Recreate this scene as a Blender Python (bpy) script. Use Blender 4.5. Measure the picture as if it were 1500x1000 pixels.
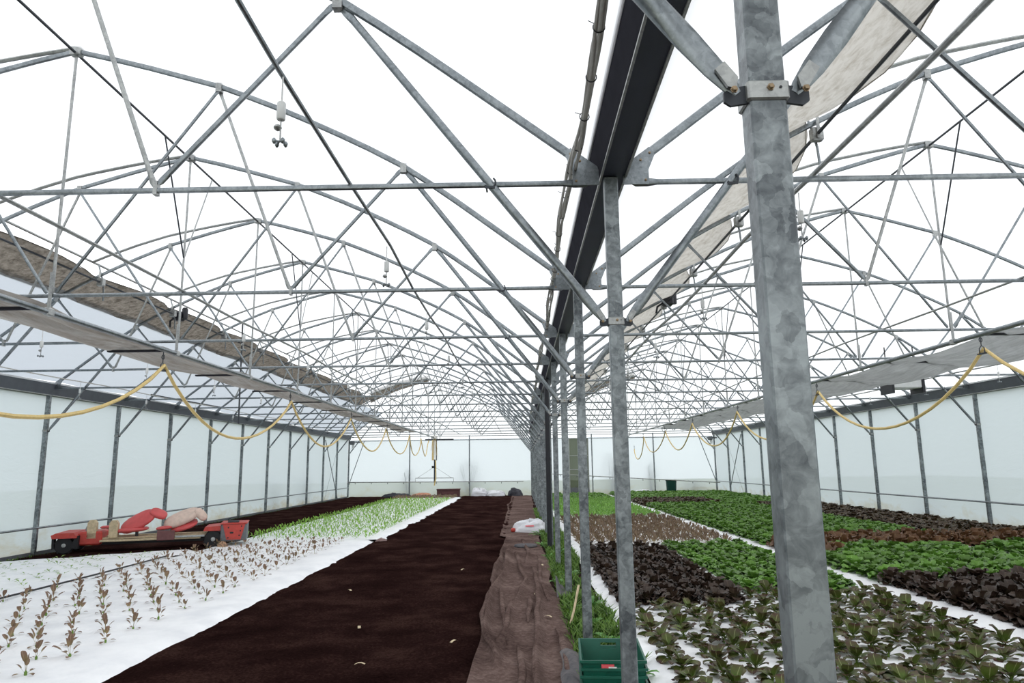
import bpy, math, random
import numpy as np
from mathutils import Matrix, Vector

for o in list(bpy.data.objects):
    bpy.data.objects.remove(o, do_unlink=True)
scene = bpy.context.scene
C = scene.collection
random.seed(7)
rng = np.random.default_rng(7)

# ------------------------------------------------------------------ camera
F_PX, PITCH, YAW, ROLL, CAM_H = 1030.9, 0.1747, -0.0108, -0.0132, 1.5654
cy_, sy_, cp_, sp_ = math.cos(YAW), math.sin(YAW), math.cos(PITCH), math.sin(PITCH)
fw = Vector((sy_ * cp_, cy_ * cp_, sp_)); rt = Vector((cy_, -sy_, 0)); up = rt.cross(fw)
rt2 = rt * math.cos(ROLL) + up * math.sin(ROLL); up2 = up * math.cos(ROLL) - rt * math.sin(ROLL)
cam_data = bpy.data.cameras.new('camera')
cam_data.sensor_width = 36.0
cam_data.lens = F_PX / 1500 * 36.0
cam_data.clip_start = 0.05
cam_data.clip_end = 500
cam = bpy.data.objects.new('camera', cam_data)
cam.matrix_world = Matrix(((rt2.x, up2.x, -fw.x, 0), (rt2.y, up2.y, -fw.y, 0), (rt2.z, up2.z, -fw.z, CAM_H), (0, 0, 0, 1)))
C.objects.link(cam)
scene.camera = cam

# ------------------------------------------------------------------ overcast sky, exposure
world = bpy.data.worlds.new('overcast_sky')
scene.world = world
world.use_nodes = True
bg = world.node_tree.nodes['Background']
bg.inputs['Color'].default_value = (0.955, 0.98, 1.0, 1)
bg.inputs['Strength'].default_value = 1.62
vs = scene.view_settings
vs.view_transform = 'Standard'
vs.look = 'None'
vs.exposure = 0.0
vs.gamma = 1.0
vs.use_curve_mapping = False

# ------------------------------------------------------------------ dimensions of the house
BAY = 2.5
Y0 = 1.466                       # first post of the middle row
XP = 0.554                       # middle post row
XL, XR = XP - 10.0, XP + 10.0    # outer walls
ML, MR = XP - 5.0, XP + 5.0      # ridges
ZT = 3.215                       # tie bars
YEND = Y0 + 15 * BAY
YBEG = Y0 - 2 * BAY
def fy(k): return Y0 + BAY * k
ARCH = [(0, 5.76), (0.4, 5.66), (0.78, 5.555), (1.48, 5.345), (2.0, 5.135), (2.55, 4.88), (3.0, 4.65), (3.34, 4.46), (3.7, 4.21), (4.05, 3.945), (4.5, 3.6), (4.87, 3.315), (5.0, 3.22)]
AS = np.array([a for a, _ in ARCH]); AZ = np.array([b for _, b in ARCH])
def az(s): return float(np.interp(abs(s), AS, AZ))

# ------------------------------------------------------------------ materials
def lin(c): return tuple(((v / 255) / 12.92 if v / 255 <= .04045 else ((v / 255 + .055) / 1.055) ** 2.4) for v in c)
def S(r, g, b): return (*lin((r, g, b)), 1.0)
MATS = {}
def new_mat(name):
    m = bpy.data.materials.new(name); m.use_nodes = True
    nt = m.node_tree; nt.nodes.clear()
    out = nt.nodes.new('ShaderNodeOutputMaterial')
    MATS[name] = m
    return m, nt, out
def N(nt, typ, **kw):
    n = nt.nodes.new(typ)
    for k, v in kw.items():
        if k in n.inputs.keys(): n.inputs[k].default_value = v
        else: setattr(n, k, v)
    return n
def ramp(nt, fac, stops):
    r = nt.nodes.new('ShaderNodeValToRGB')
    el = r.color_ramp.elements
    while len(el) < len(stops): el.new(0.5)
    for e, (p, c) in zip(el, stops): e.position = p; e.color = c
    nt.links.new(fac, r.inputs['Fac'])
    return r.outputs['Color']
def position(nt): return N(nt, 'ShaderNodeNewGeometry').outputs['Position']
def objco(nt): return N(nt, 'ShaderNodeTexCoord').outputs['Object']
def noise(nt, vec, scale, detail=3, rough=.55, distortion=0.0):
    n = N(nt, 'ShaderNodeTexNoise', Scale=scale, Detail=detail, Roughness=rough, Distortion=distortion)
    nt.links.new(vec, n.inputs['Vector']); return n.outputs['Fac']
def mapping(nt, vec, scale):
    m = N(nt, 'ShaderNodeMapping'); m.inputs['Scale'].default_value = scale
    nt.links.new(vec, m.inputs['Vector']); return m.outputs['Vector']
def bump(nt, h, strength, dist):
    b = N(nt, 'ShaderNodeBump', Strength=strength, Distance=dist)
    nt.links.new(h, b.inputs['Height']); return b.outputs['Normal']

def plain(name, col, rough=.5, metal=0.0, var=.12, scale=18, bstr=0.0, bdist=.004, spec=.5):
    m, nt, out = new_mat(name)
    p = N(nt, 'ShaderNodeBsdfPrincipled', Roughness=rough, Metallic=metal)
    p.inputs['Specular IOR Level'].default_value = spec
    n = noise(nt, position(nt), scale, 4)
    a = tuple(max(0, c * (1 - var)) for c in col[:3]) + (1,); b = tuple(min(1, c * (1 + var)) for c in col[:3]) + (1,)
    nt.links.new(ramp(nt, n, [(.3, a), (.7, b)]), p.inputs['Base Color'])
    if bstr: nt.links.new(bump(nt, n, bstr, bdist), p.inputs['Normal'])
    nt.links.new(p.outputs[0], out.inputs['Surface'])
    return m

def galvanised(name, dark, light, scale, rough=.42, metal=.55):
    m, nt, out = new_mat(name)
    p = N(nt, 'ShaderNodeBsdfPrincipled', Roughness=rough, Metallic=metal)
    pos = position(nt)
    w = N(nt, 'ShaderNodeVectorMath', operation='ADD')
    nz = N(nt, 'ShaderNodeTexNoise', Scale=scale * 1.3, Detail=4.0)
    nt.links.new(pos, nz.inputs['Vector'])
    sc = N(nt, 'ShaderNodeVectorMath', operation='SCALE'); sc.inputs['Scale'].default_value = 1.1 / scale
    nt.links.new(nz.outputs['Color'], sc.inputs[0])
    nt.links.new(pos, w.inputs[0]); nt.links.new(sc.outputs[0], w.inputs[1])
    v = N(nt, 'ShaderNodeTexVoronoi', Scale=scale)
    nt.links.new(w.outputs[0], v.inputs['Vector'])
    bw = N(nt, 'ShaderNodeRGBToBW'); nt.links.new(v.outputs['Color'], bw.inputs[0])
    big = noise(nt, pos, scale * .16, 3)
    f2 = noise(nt, pos, scale * 1.1, 5, .6, .8)
    avg = N(nt, 'ShaderNodeMath', operation='MULTIPLY_ADD'); avg.inputs[1].default_value = .28; nt.links.new(bw.outputs[0], avg.inputs[0])
    f3 = N(nt, 'ShaderNodeMath', operation='MULTIPLY'); f3.inputs[1].default_value = .72; nt.links.new(f2, f3.inputs[0]); nt.links.new(f3.outputs[0], avg.inputs[2])
    mx = N(nt, 'ShaderNodeMath', operation='MULTIPLY_ADD'); mx.inputs[1].default_value = .6
    nt.links.new(avg.outputs[0], mx.inputs[0])
    m2 = N(nt, 'ShaderNodeMath', operation='MULTIPLY'); m2.inputs[1].default_value = .45
    nt.links.new(big, m2.inputs[0]); nt.links.new(m2.outputs[0], mx.inputs[2])
    nt.links.new(ramp(nt, mx.outputs[0], [(.39, dark), (.51, tuple((a * .55 + b * .45) for a, b in zip(dark, light))), (.64, light)]), p.inputs['Base Color'])
    fine = noise(nt, pos, scale * 9, 3)
    nt.links.new(bump(nt, fine, .12, .001), p.inputs['Normal'])
    nt.links.new(p.outputs[0], out.inputs['Surface'])
    return m

def film(name, clear, tint, translucent=.65, crease=.3, dirt=None, dirt_lo=.45, dirt_hi=.75, dirt_scale=(1.2, .5, 2.5), low_stain=False, body=.9):
    """plastic sheet: part clear, part milky"""
    m, nt, out = new_mat(name)
    pos = position(nt)
    tr = N(nt, 'ShaderNodeBsdfTransparent'); tr.inputs['Color'].default_value = (*[c ** .5 for c in tint[:3]], 1)
    tl = N(nt, 'ShaderNodeBsdfTranslucent'); df = N(nt, 'ShaderNodeBsdfDiffuse')
    colr = tuple(c * body for c in tint[:3]) + (1,)
    for b in (tl, df): b.inputs['Color'].default_value = colr
    fac_clear = None
    if dirt is not None:
        n = noise(nt, mapping(nt, pos, dirt_scale), 3.2, 8, .68, .4)
        if low_stain:
            sep = N(nt, 'ShaderNodeSeparateXYZ'); nt.links.new(pos, sep.inputs[0])
            mr = N(nt, 'ShaderNodeMapRange'); mr.inputs['From Min'].default_value = 0.75; mr.inputs['From Max'].default_value = 0.0
            mr.inputs['To Min'].default_value = -.25; mr.inputs['To Max'].default_value = .22
            nt.links.new(sep.outputs['Z'], mr.inputs['Value'])
            ad = N(nt, 'ShaderNodeMath', operation='ADD'); nt.links.new(n, ad.inputs[0]); nt.links.new(mr.outputs[0], ad.inputs[1]); n = ad.outputs[0]
        rc = ramp(nt, n, [(dirt_lo, colr), (dirt_hi, dirt)])
        for b in (tl, df): nt.links.new(rc, b.inputs['Color'])
        fac_clear = ramp(nt, n, [(dirt_lo, (clear,) * 3 + (1,)), (dirt_hi, (clear * .25,) * 3 + (1,))])
    if crease:
        h = noise(nt, mapping(nt, pos, (1.0, .35, 1.2)), 5, 4, .6, .6)
        nb = bump(nt, h, crease, .03)
        for b in (tl, df): nt.links.new(nb, b.inputs['Normal'])
    m1 = N(nt, 'ShaderNodeMixShader'); m1.inputs[0].default_value = translucent
    nt.links.new(df.outputs[0], m1.inputs[1]); nt.links.new(tl.outputs[0], m1.inputs[2])
    m2 = N(nt, 'ShaderNodeMixShader'); m2.inputs[0].default_value = clear
    if fac_clear is not None: nt.links.new(fac_clear, m2.inputs[0])
    nt.links.new(m1.outputs[0], m2.inputs[1]); nt.links.new(tr.outputs[0], m2.inputs[2])
    nt.links.new(m2.outputs[0], out.inputs['Surface'])
    return m

def leafmat(name, base, tip, rib, rough=.42, trans=.18, var=.35, rib_w=.06, tip_at=(.35, .8)):
    m, nt, out = new_mat(name)
    p = N(nt, 'ShaderNodeBsdfPrincipled', Roughness=rough); p.inputs['Specular IOR Level'].default_value = .35
    uv = N(nt, 'ShaderNodeUVMap'); sep = N(nt, 'ShaderNodeSeparateXYZ'); nt.links.new(uv.outputs[0], sep.inputs[0])
    pos = position(nt)
    n1 = noise(nt, pos, 9, 2); n2 = noise(nt, pos, 70, 2)
    ad = N(nt, 'ShaderNodeMath', operation='MULTIPLY_ADD'); ad.inputs[1].default_value = .9
    nt.links.new(n1, ad.inputs[0]); nt.links.new(sep.outputs['Y'], ad.inputs[2])
    sb = N(nt, 'ShaderNodeMath', operation='SUBTRACT'); sb.inputs[1].default_value = .45
    nt.links.new(ad.outputs[0], sb.inputs[0])
    c = ramp(nt, sb.outputs[0], [(tip_at[0], base), (tip_at[1], tip)])
    # pale midrib
    ab = N(nt, 'ShaderNodeMath', operation='SUBTRACT'); ab.inputs[1].default_value = .5; nt.links.new(sep.outputs['X'], ab.inputs[0])
    a2 = N(nt, 'ShaderNodeMath', operation='ABSOLUTE'); nt.links.new(ab.outputs[0], a2.inputs[0])
    rf = ramp(nt, a2.outputs[0], [(rib_w * .5, (.75,) * 3 + (1,)), (rib_w, (0, 0, 0, 1))])
    mx = N(nt, 'ShaderNodeMix', data_type='RGBA'); nt.links.new(rf, mx.inputs['Factor'])
    nt.links.new(c, mx.inputs['A']); mx.inputs['B'].default_value = rib
    # plant to plant variation
    oi = N(nt, 'ShaderNodeObjectInfo')
    av = N(nt, 'ShaderNodeMath', operation='ADD'); nt.links.new(oi.outputs['Random'], av.inputs[0]); nt.links.new(n2, av.inputs[1])
    mr = N(nt, 'ShaderNodeMapRange'); mr.inputs['From Max'].default_value = 2.0; mr.inputs['To Min'].default_value = 1 - var; mr.inputs['To Max'].default_value = 1 + var
    nt.links.new(av.outputs[0], mr.inputs['Value'])
    vm = N(nt, 'ShaderNodeVectorMath', operation='SCALE'); nt.links.new(mx.outputs['Result'], vm.inputs[0]); nt.links.new(mr.outputs[0], vm.inputs['Scale'])
    nt.links.new(vm.outputs[0], p.inputs['Base Color'])
    tl = N(nt, 'ShaderNodeBsdfTranslucent'); nt.links.new(vm.outputs[0], tl.inputs['Color'])
    ms = N(nt, 'ShaderNodeMixShader'); ms.inputs[0].default_value = trans
    nt.links.new(p.outputs[0], ms.inputs[1]); nt.links.new(tl.outputs[0], ms.inputs[2])
    nt.links.new(ms.outputs[0], out.inputs['Surface'])
    return m

def soilmat(name, a, b, c, scale=30, bstr=.9, bdist=.02, fleck=True):
    m, nt, out = new_mat(name)
    p = N(nt, 'ShaderNodeBsdfPrincipled', Roughness=.95); p.inputs['Specular IOR Level'].default_value = .0
    pos = position(nt)
    n = noise(nt, pos, scale, 8, .7); nb = noise(nt, pos, 1.3, 4, .6)
    ad = N(nt, 'ShaderNodeMath', operation='MULTIPLY_ADD'); ad.inputs[1].default_value = .5
    nt.links.new(nb, ad.inputs[0])
    h2 = N(nt, 'ShaderNodeMath', operation='MULTIPLY'); h2.inputs[1].default_value = .5; nt.links.new(n, h2.inputs[0]); nt.links.new(h2.outputs[0], ad.inputs[2])
    col = ramp(nt, ad.outputs[0], [(.36, a), (.5, b), (.66, c)])
    if fleck:
        v = N(nt, 'ShaderNodeTexVoronoi', Scale=13.0); nt.links.new(pos, v.inputs['Vector'])
        f = ramp(nt, v.outputs['Distance'], [(.03, (.55,) * 3 + (1,)), (.055, (0, 0, 0, 1))])
        mx = N(nt, 'ShaderNodeMix', data_type='RGBA'); nt.links.new(f, mx.inputs['Factor']); nt.links.new(col, mx.inputs['A']); mx.inputs['B'].default_value = S(120, 100, 88)
        col = mx.outputs['Result']
    nt.links.new(col, p.inputs['Base Color'])
    nt.links.new(bump(nt, n, bstr, bdist), p.inputs['Normal'])
    nt.links.new(p.outputs[0], out.inputs['Surface'])
    return m

G_POST = galvanised('galvanised_post', S(84, 89, 93), S(150, 157, 159), 24, metal=.6)
G_TUBE = galvanised('galvanised_tube', S(112, 118, 122), S(146, 152, 155), 46, rough=.34, metal=.85)
G_PALE = galvanised('pale_zinc_tube', S(140, 142, 142), S(176, 178, 176), 46, rough=.4, metal=.6)
G_DARK = plain('dark_steel', S(58, 62, 68), .5, .35, .1)
G_GUT = plain('gutter_steel', S(58, 58, 64), 1.0, .0, .08, 8, spec=.0)
G_GUT2 = plain('gutter_steel_underside', S(48, 53, 68), .5, .2, .1, 6)
G_EAVE = plain('eave_gutter_steel', S(92, 97, 104), .6, .2, .1, 6)
ALU = plain('aluminium_clip', S(200, 202, 204), .4, .3, .05)
BOLT = plain('yellow_zinc_bolt', S(150, 130, 104), .4, .6, .15)
RUBBER = plain('black_rubber', S(24, 24, 28), .7, 0, .2)
BLACKP = plain('black_plastic', S(22, 23, 30), .5, 0, .15)
WHITEP = plain('white_plastic', S(214, 215, 214), .45, 0, .05)
HOSE = plain('yellow_hose', S(222, 194, 128), .5, 0, .1, 30)
CABLE = plain('grey_cable', S(190, 188, 182), .55, 0, .12, 40)
RED = plain('red_paint', S(184, 62, 52), .5, 0, .15, 12)
REDPAD = plain('red_vinyl', S(202, 82, 82), .5, 0, .08, 10)
BEIGE = plain('beige_cover', S(214, 190, 176), .8, 0, .1, 14, .3, .01)
WOOD = plain('weathered_wood', S(196, 178, 146), .8, 0, .2, 22)
MAROON = plain('maroon_plate', S(112, 70, 70), .6, 0, .12)
GREYBOX = plain('grey_cast', S(104, 108, 112), .6, .2, .12)
CRATE = plain('green_crate_plastic', S(8, 84, 66), .42, 0, .12, 14)
BINGREEN = plain('dark_green_bin', S(14, 66, 62), .5, 0, .1)
BOXBROWN = plain('brown_box', S(96, 62, 62), .75, 0, .12)
PAPER_RED = plain('red_print', S(216, 84, 90), .6, 0, .05)
WHITEPRINT = plain('white_print', S(228, 224, 220), .6, 0, .05)
SACK = plain('white_sack', S(226, 226, 230), .6, 0, .05, 10, .4, .02)
HEAP = plain('white_sheet_heap', S(232, 232, 236), .6, 0, .06, 16, .5, .02)
DARKBAG = plain('dark_bag', S(52, 52, 60), .6, 0, .2, 14, .5, .02)
CLOTHW = film('grey_screen_cloth', .04, S(206, 208, 208), .5, .9, S(140, 142, 140), .42, .75, (8, .5, 3), body=.62)
CLOTHB = film('tan_screen_cloth', .03, S(206, 202, 196), .5, .8, S(130, 120, 110), .4, .75, (6, .5, 3), body=.6)
ROOF = film('roof_film', .52, S(252, 253, 255), .72, .5, body=.97)
ROOFB = film('duller_sky_roof_film', .10, S(224, 232, 241), .68, .35, body=.66)  # blue tint and low clarity paint in the duller sky behind this slope
TANR = film('dirty_film_pale', .04, S(226, 222, 214), .7, .9, S(150, 142, 130), .44, .8, (4, 2, 4), body=.72)
TANL = film('dirty_film_brown', .02, S(160, 152, 142), .55, .9, S(84, 78, 70), .36, .66, (3, 3, 3), body=.75)
WALL = film('wall_film', .05, S(234, 245, 252), .66, .35, S(186, 180, 160), .5, .85, (.35, .35, .8), True, body=.78)
WALLE = film('end_wall_film', .26, S(236, 246, 252), .66, .35, S(186, 184, 166), .5, .85, (.35, .35, .8), True, body=.80)
SEAM = film('wall_film_seam', .3, S(250, 253, 253), .6, .2, body=.9)
DOORP = film('green_door_panel', .3, S(176, 186, 168), .55, .2, body=.42)
MULCH_M, nt_, out_ = new_mat('white_mulch_film')
p_ = N(nt_, 'ShaderNodeBsdfPrincipled', Roughness=.5)
n_ = noise(nt_, position(nt_), 2.2, 6, .65)
nt_.links.new(ramp(nt_, n_, [(.3, S(230, 231, 234)), (.6, S(248, 248, 249))]), p_.inputs['Base Color'])
nt_.links.new(bump(nt_, noise(nt_, mapping(nt_, position(nt_), (1, .5, 1)), 9, 5, .6, .5), .35, .02), p_.inputs['Normal'])
nt_.links.new(p_.outputs[0], out_.inputs['Surface'])
MULCH = MULCH_M
SOIL = soilmat('dark_soil', S(28, 16, 15), S(48, 31, 29), S(80, 58, 52), 40, 1.0, .05)
SOIL2 = soilmat('bare_soil', S(34, 24, 24), S(52, 38, 38), S(76, 60, 56), 22)
FABRIC = soilmat('dusty_ground_fabric', S(66, 53, 50), S(98, 81, 76), S(130, 112, 105), 24, .6, .012, False)
FABRIC2 = soilmat('grey_ground_fabric', S(78, 78, 82), S(100, 98, 100), S(124, 118, 116), 14, .4, .01, False)
EARTH = soilmat('outside_turf', S(126, 132, 104), S(152, 156, 128), S(176, 178, 156), 6, .5, .03, False)
GRASSM = leafmat('grass_blade', S(52, 84, 30), S(98, 130, 52), S(110, 140, 70), .6, .3)
WEEDM = leafmat('weed_leaf', S(70, 122, 52), S(108, 156, 80), S(130, 160, 100), .5, .25)
ROMAINE = leafmat('red_tipped_green_leaf', S(84, 104, 40), S(74, 48, 42), S(150, 156, 104), .5, .2, .4, .035, (.4, 1.0))
DARKRED = leafmat('dark_red_leaf', S(74, 68, 48), S(62, 48, 40), S(90, 74, 58), .45, .12, .45, .04, (.2, .75))
SPINACH = leafmat('glossy_green_leaf', S(70, 108, 36), S(98, 138, 54), S(130, 162, 90), .42, .22, .55, .035)
LOLLO = leafmat('red_brown_frilly_leaf', S(108, 108, 50), S(104, 74, 50), S(136, 114, 72), .5, .15, .35, .04, (.15, .6))
OLIVE = leafmat('olive_brown_leaf', S(70, 78, 36), S(72, 56, 40), S(110, 110, 70), .45, .15, .3, .04, (.2, .75))
BROWNY = leafmat('young_brown_leaf', S(134, 122, 84), S(112, 92, 74), S(170, 150, 120), .5, .2, .3, .05, (.2, .7))
BRIGHT = leafmat('young_bright_green_leaf', S(98, 146, 58), S(118, 162, 70), S(170, 204, 130), .45, .25, .3, .05)
SEEDBR = leafmat('brown_seedling_leaf', S(150, 142, 92), S(124, 98, 82), S(170, 146, 116), .5, .25, .4, .06, (.15, .8))
SEEDGR = leafmat('green_seedling_leaf', S(118, 164, 56), S(140, 184, 76), S(176, 204, 140), .45, .3, .3, .05)
SEEDPALE = leafmat('pale_seedling_leaf', S(116, 150, 66), S(140, 168, 90), S(190, 204, 150), .5, .3, .25, .05)
SHRUBM = leafmat('shrub_leaf', S(28, 40, 30), S(40, 56, 40), S(48, 62, 44), .6, .1)
TWIG = plain('twig_bark', S(70, 64, 56), .8)

# ------------------------------------------------------------------ mesh helpers
class MB:
    def __init__(s): s.v = []; s.f = []; s.uv = []
    def add(s, vs, fs, uv=None):
        b = len(s.v); s.v += [tuple(x) for x in vs]; s.f += [tuple(i + b for i in f) for f in fs]
        s.uv += uv if uv is not None else [(0.5, 0.5)] * len(vs)
        return s
    def box(s, x0, x1, y0, y1, z0, z1, M=None):
        vs = [Vector((x, y, z)) for z in (z0, z1) for x, y in ((x0, y0), (x1, y0), (x1, y1), (x0, y1))]
        if M is not None: vs = [M @ v for v in vs]
        return s.add(vs, [(3, 2, 1, 0), (4, 5, 6, 7), (0, 1, 5, 4), (1, 2, 6, 5), (2, 3, 7, 6), (3, 0, 4, 7)])
    def bbox(s, x0, x1, y0, y1, z0, z1, b=.01, M=None):
        """box whose vertical and horizontal edges are chamfered"""
        vs, fs = [], []
        def ring(z, i):
            o = len(vs)
            a, c, d, e = x0 + i, x1 - i, y0 + i, y1 - i
            for p in ((a + b, d), (c - b, d), (c, d + b), (c, e - b), (c - b, e), (a + b, e), (a, e - b), (a, d + b)): vs.append(Vector((p[0], p[1], z)))
            return o
        rs = [ring(z0, b), ring(z0 + b, 0), ring(z1 - b, 0), ring(z1, b)]
        for a, c in zip(rs, rs[1:]):
            for i in range(8): fs.append((a + i, a + (i + 1) % 8, c + (i + 1) % 8, c + i))
        fs.append(tuple(rs[0] + i for i in reversed(range(8)))); fs.append(tuple(rs[3] + i for i in range(8)))
        if M is not None: vs = [M @ v for v in vs]
        return s.add(vs, fs)
    def tube(s, path, r, n=8, caps=True, closed=False):
        """r: radius, list of radii, or list of (ra, rb) where rb is along the side axis"""
        P = [Vector(p) for p in path]; k = len(P)
        rr = [r] * k if not isinstance(r, (list, tuple)) else list(r)
        rr = [(q, q) if not isinstance(q, (tuple, list)) else q for q in rr]
        T = [((P[(i + 1) % k] if closed or i < k - 1 else P[i]) - (P[i - 1] if closed or i > 0 else P[i])).normalized() for i in range(k)]
        u = Vector((0, 1, 0))
        if abs(T[0].dot(u)) > .9: u = Vector((0, 0, 1))
        vs, fs = [], []
        for i in range(k):
            u = (u - T[i] * u.dot(T[i])).normalized(); w = T[i].cross(u)
            for j in range(n):
                a = 2 * math.pi * j / n
                vs.append(P[i] + u * (math.cos(a) * rr[i][0]) + w * (math.sin(a) * rr[i][1]))
        for i in range(k if closed else k - 1):
            c = (i + 1) % k
            for j in range(n): fs.append((i * n + j, i * n + (j + 1) % n, c * n + (j + 1) % n, c * n + j))
        if caps and not closed:
            fs.append(tuple(reversed(range(n)))); fs.append(tuple((k - 1) * n + j for j in range(n)))
        return s.add(vs, fs)
    def lathe(s, prof, n=12, loc=(0, 0, 0), M=None):
        vs, fs = [], []
        for r, z in prof:
            for j in range(n):
                a = 2 * math.pi * j / n; vs.append(Vector((loc[0] + r * math.cos(a), loc[1] + r * math.sin(a), loc[2] + z)))
        for i in range(len(prof) - 1):
            for j in range(n): fs.append((i * n + j, i * n + (j + 1) % n, (i + 1) * n + (j + 1) % n, (i + 1) * n + j))
        fs.append(tuple(reversed(range(n)))); fs.append(tuple((len(prof) - 1) * n + j for j in range(n)))
        if M is not None: vs = [M @ v for v in vs]
        return s.add(vs, fs)
    def prism(s, poly, y0, y1, M=None):
        """poly in XZ, extruded along Y"""
        n = len(poly)
        vs = [Vector((x, y0, z)) for x, z in poly] + [Vector((x, y1, z)) for x, z in poly]
        fs = [tuple(range(n)), tuple(reversed(range(n, 2 * n)))] + [(i, i + n, (i + 1) % n + n, (i + 1) % n) for i in range(n)]
        if M is not None: vs = [M @ v for v in vs]
        return s.add(vs, fs)
    def grid(s, fn, nu, nv, two=False):
        vs = [fn(i / nu, j / nv) for i in range(nu + 1) for j in range(nv + 1)]
        fs = [(i * (nv + 1) + j, (i + 1) * (nv + 1) + j, (i + 1) * (nv + 1) + j + 1, i * (nv + 1) + j + 1) for i in range(nu) for j in range(nv)]
        return s.add(vs, fs)
    def pad(s, a, b, c, M, e=2.6, nu=10, nv=16):
        """rounded cushion, half sizes a b c"""
        def sp(x, p): return math.copysign(abs(x) ** p, x)
        vs, fs = [], []
        q = 2 / e
        for i in range(nu + 1):
            t = -math.pi / 2 + math.pi * i / nu
            for j in range(nv):
                f = 2 * math.pi * j / nv
                vs.append(M @ Vector((a * sp(math.cos(t), q) * sp(math.cos(f), q), b * sp(math.cos(t), q) * sp(math.sin(f), q), c * sp(math.sin(t), .8))))
        for i in range(nu):
            for j in range(nv): fs.append((i * nv + j, i * nv + (j + 1) % nv, (i + 1) * nv + (j + 1) % nv, (i + 1) * nv + j))
        return s.add(vs, fs)
    def mesh(s, name, m, smooth=True, uv=False):
        me = bpy.data.meshes.new(name); me.from_pydata(s.v, [], s.f); me.materials.append(m)
        if uv:
            l = me.uv_layers.new(name='UVMap')
            idx = np.empty(len(me.loops), int); me.loops.foreach_get('vertex_index', idx)
            l.data.foreach_set('uv', np.array(s.uv, float)[idx].ravel())
        if smooth:
            me.polygons.foreach_set('use_smooth', [True] * len(me.polygons))
            if smooth != 'all': me.set_sharp_from_angle(angle=math.radians(42))
        me.update()
        return me

def put(name, me, parent=None, loc=(0, 0, 0), rot=(0, 0, 0), scale=(1, 1, 1)):
    o = bpy.data.objects.new(name, me); C.objects.link(o)
    if parent is not None: o.parent = parent
    o.location = loc; o.rotation_euler = rot; o.scale = scale
    return o
def build(name, mb, m, parent=None, smooth=True, **kw): return put(name, mb.mesh(name, m, smooth), parent, **kw)
def tag(o, label, cat=None, group=None, kind=None):
    o['label'] = label
    if cat: o['category'] = cat
    if group: o['group'] = group
    if kind: o['kind'] = kind
    return o
def thing(name, label, cat, loc=(0, 0, 0), rot=(0, 0, 0), group=None):
    return tag(put(name, None, None, loc, rot), label, cat, group)
def copy_tree(o, parent=None):
    c = o.copy(); C.objects.link(c); c.parent = parent
    for ch in o.children: copy_tree(ch, c)
    return c
ONES = 'zeroth first second third fourth fifth sixth seventh eighth ninth tenth eleventh twelfth thirteenth fourteenth fifteenth sixteenth seventeenth eighteenth nineteenth'.split()
TENS = {2: ('twentieth', 'twenty'), 3: ('thirtieth', 'thirty'), 4: ('fortieth', 'forty'), 5: ('fiftieth', 'fifty'), 6: ('sixtieth', 'sixty')}
def nth(i):
    if i < 20: return ONES[i]
    t, u = divmod(i, 10)
    return TENS[t][0] if u == 0 else TENS[t][1] + '-' + ONES[u]
def vnoise(x, y, seed=0):
    """smooth lattice noise on arrays, about -1..1"""
    r = np.random.default_rng(seed).uniform(-1, 1, (64, 64))
    xi = np.floor(x).astype(int); yi = np.floor(y).astype(int); fx = x - xi; fy_ = y - yi
    fx = fx * fx * (3 - 2 * fx); fy_ = fy_ * fy_ * (3 - 2 * fy_)
    g = lambda a, b: r[a % 64, b % 64]
    return (g(xi, yi) * (1 - fx) + g(xi + 1, yi) * fx) * (1 - fy_) + (g(xi, yi + 1) * (1 - fx) + g(xi + 1, yi + 1) * fx) * fy_
def fbm(x, y, seed=0, o=4):
    return sum(vnoise(x * 2 ** i, y * 2 ** i, seed + i) * .5 ** i for i in range(o))
def np_mesh(name, V, Fq, m, smooth=True, uv=None):
    """fast mesh from numpy arrays of vertices and quads"""
    me = bpy.data.meshes.new(name)
    nv, nf = len(V), len(Fq); k = Fq.shape[1]
    me.vertices.add(nv); me.vertices.foreach_set('co', np.ascontiguousarray(V, dtype=np.float32).ravel())
    me.loops.add(nf * k); me.loops.foreach_set('vertex_index', Fq.ravel().astype(np.int32))
    me.polygons.add(nf); me.polygons.foreach_set('loop_start', (np.arange(nf) * k).astype(np.int32))
    if smooth: me.polygons.foreach_set('use_smooth', np.ones(nf, bool))
    if uv is not None:
        l = me.uv_layers.new(name='UVMap'); l.data.foreach_set('uv', uv[Fq.ravel()].astype(np.float32).ravel())
    me.materials.append(m); me.update(); me.validate()
    return me
def sheet(xs, ys, zfn, xfn=None):
    X, Y = np.meshgrid(xs, ys, indexing='ij')
    if xfn is not None: X, Y = xfn(X, Y)
    Z = zfn(X, Y)
    V = np.stack([X, Y, Z], -1).reshape(-1, 3)
    a, b = len(xs), len(ys)
    I = np.arange(a * b).reshape(a, b)
    Fq = np.stack([I[:-1, :-1], I[1:, :-1], I[1:, 1:], I[:-1, 1:]], -1).reshape(-1, 4)
    return V, Fq

# ================================================================== SETTING
# turf outside, bare floor inside
V, Fq = sheet(np.linspace(-45, 45, 40), np.linspace(-25, 80, 46), lambda X, Y: -0.09 + .03 * fbm(X * .3, Y * .3, 3))
tag(put('ground_outside', np_mesh('ground_outside', V, Fq, EARTH)), 'rough grassy ground around the plastic house', kind='structure')
V, Fq = sheet(np.linspace(XL, XR, 100), np.linspace(YBEG, YEND, 180), lambda X, Y: -0.03 + .012 * fbm(X * 2, Y * 2, 5))
tag(put('floor', np_mesh('floor', V, Fq, SOIL2)), 'bare earth floor of the plastic house', kind='structure')

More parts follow.
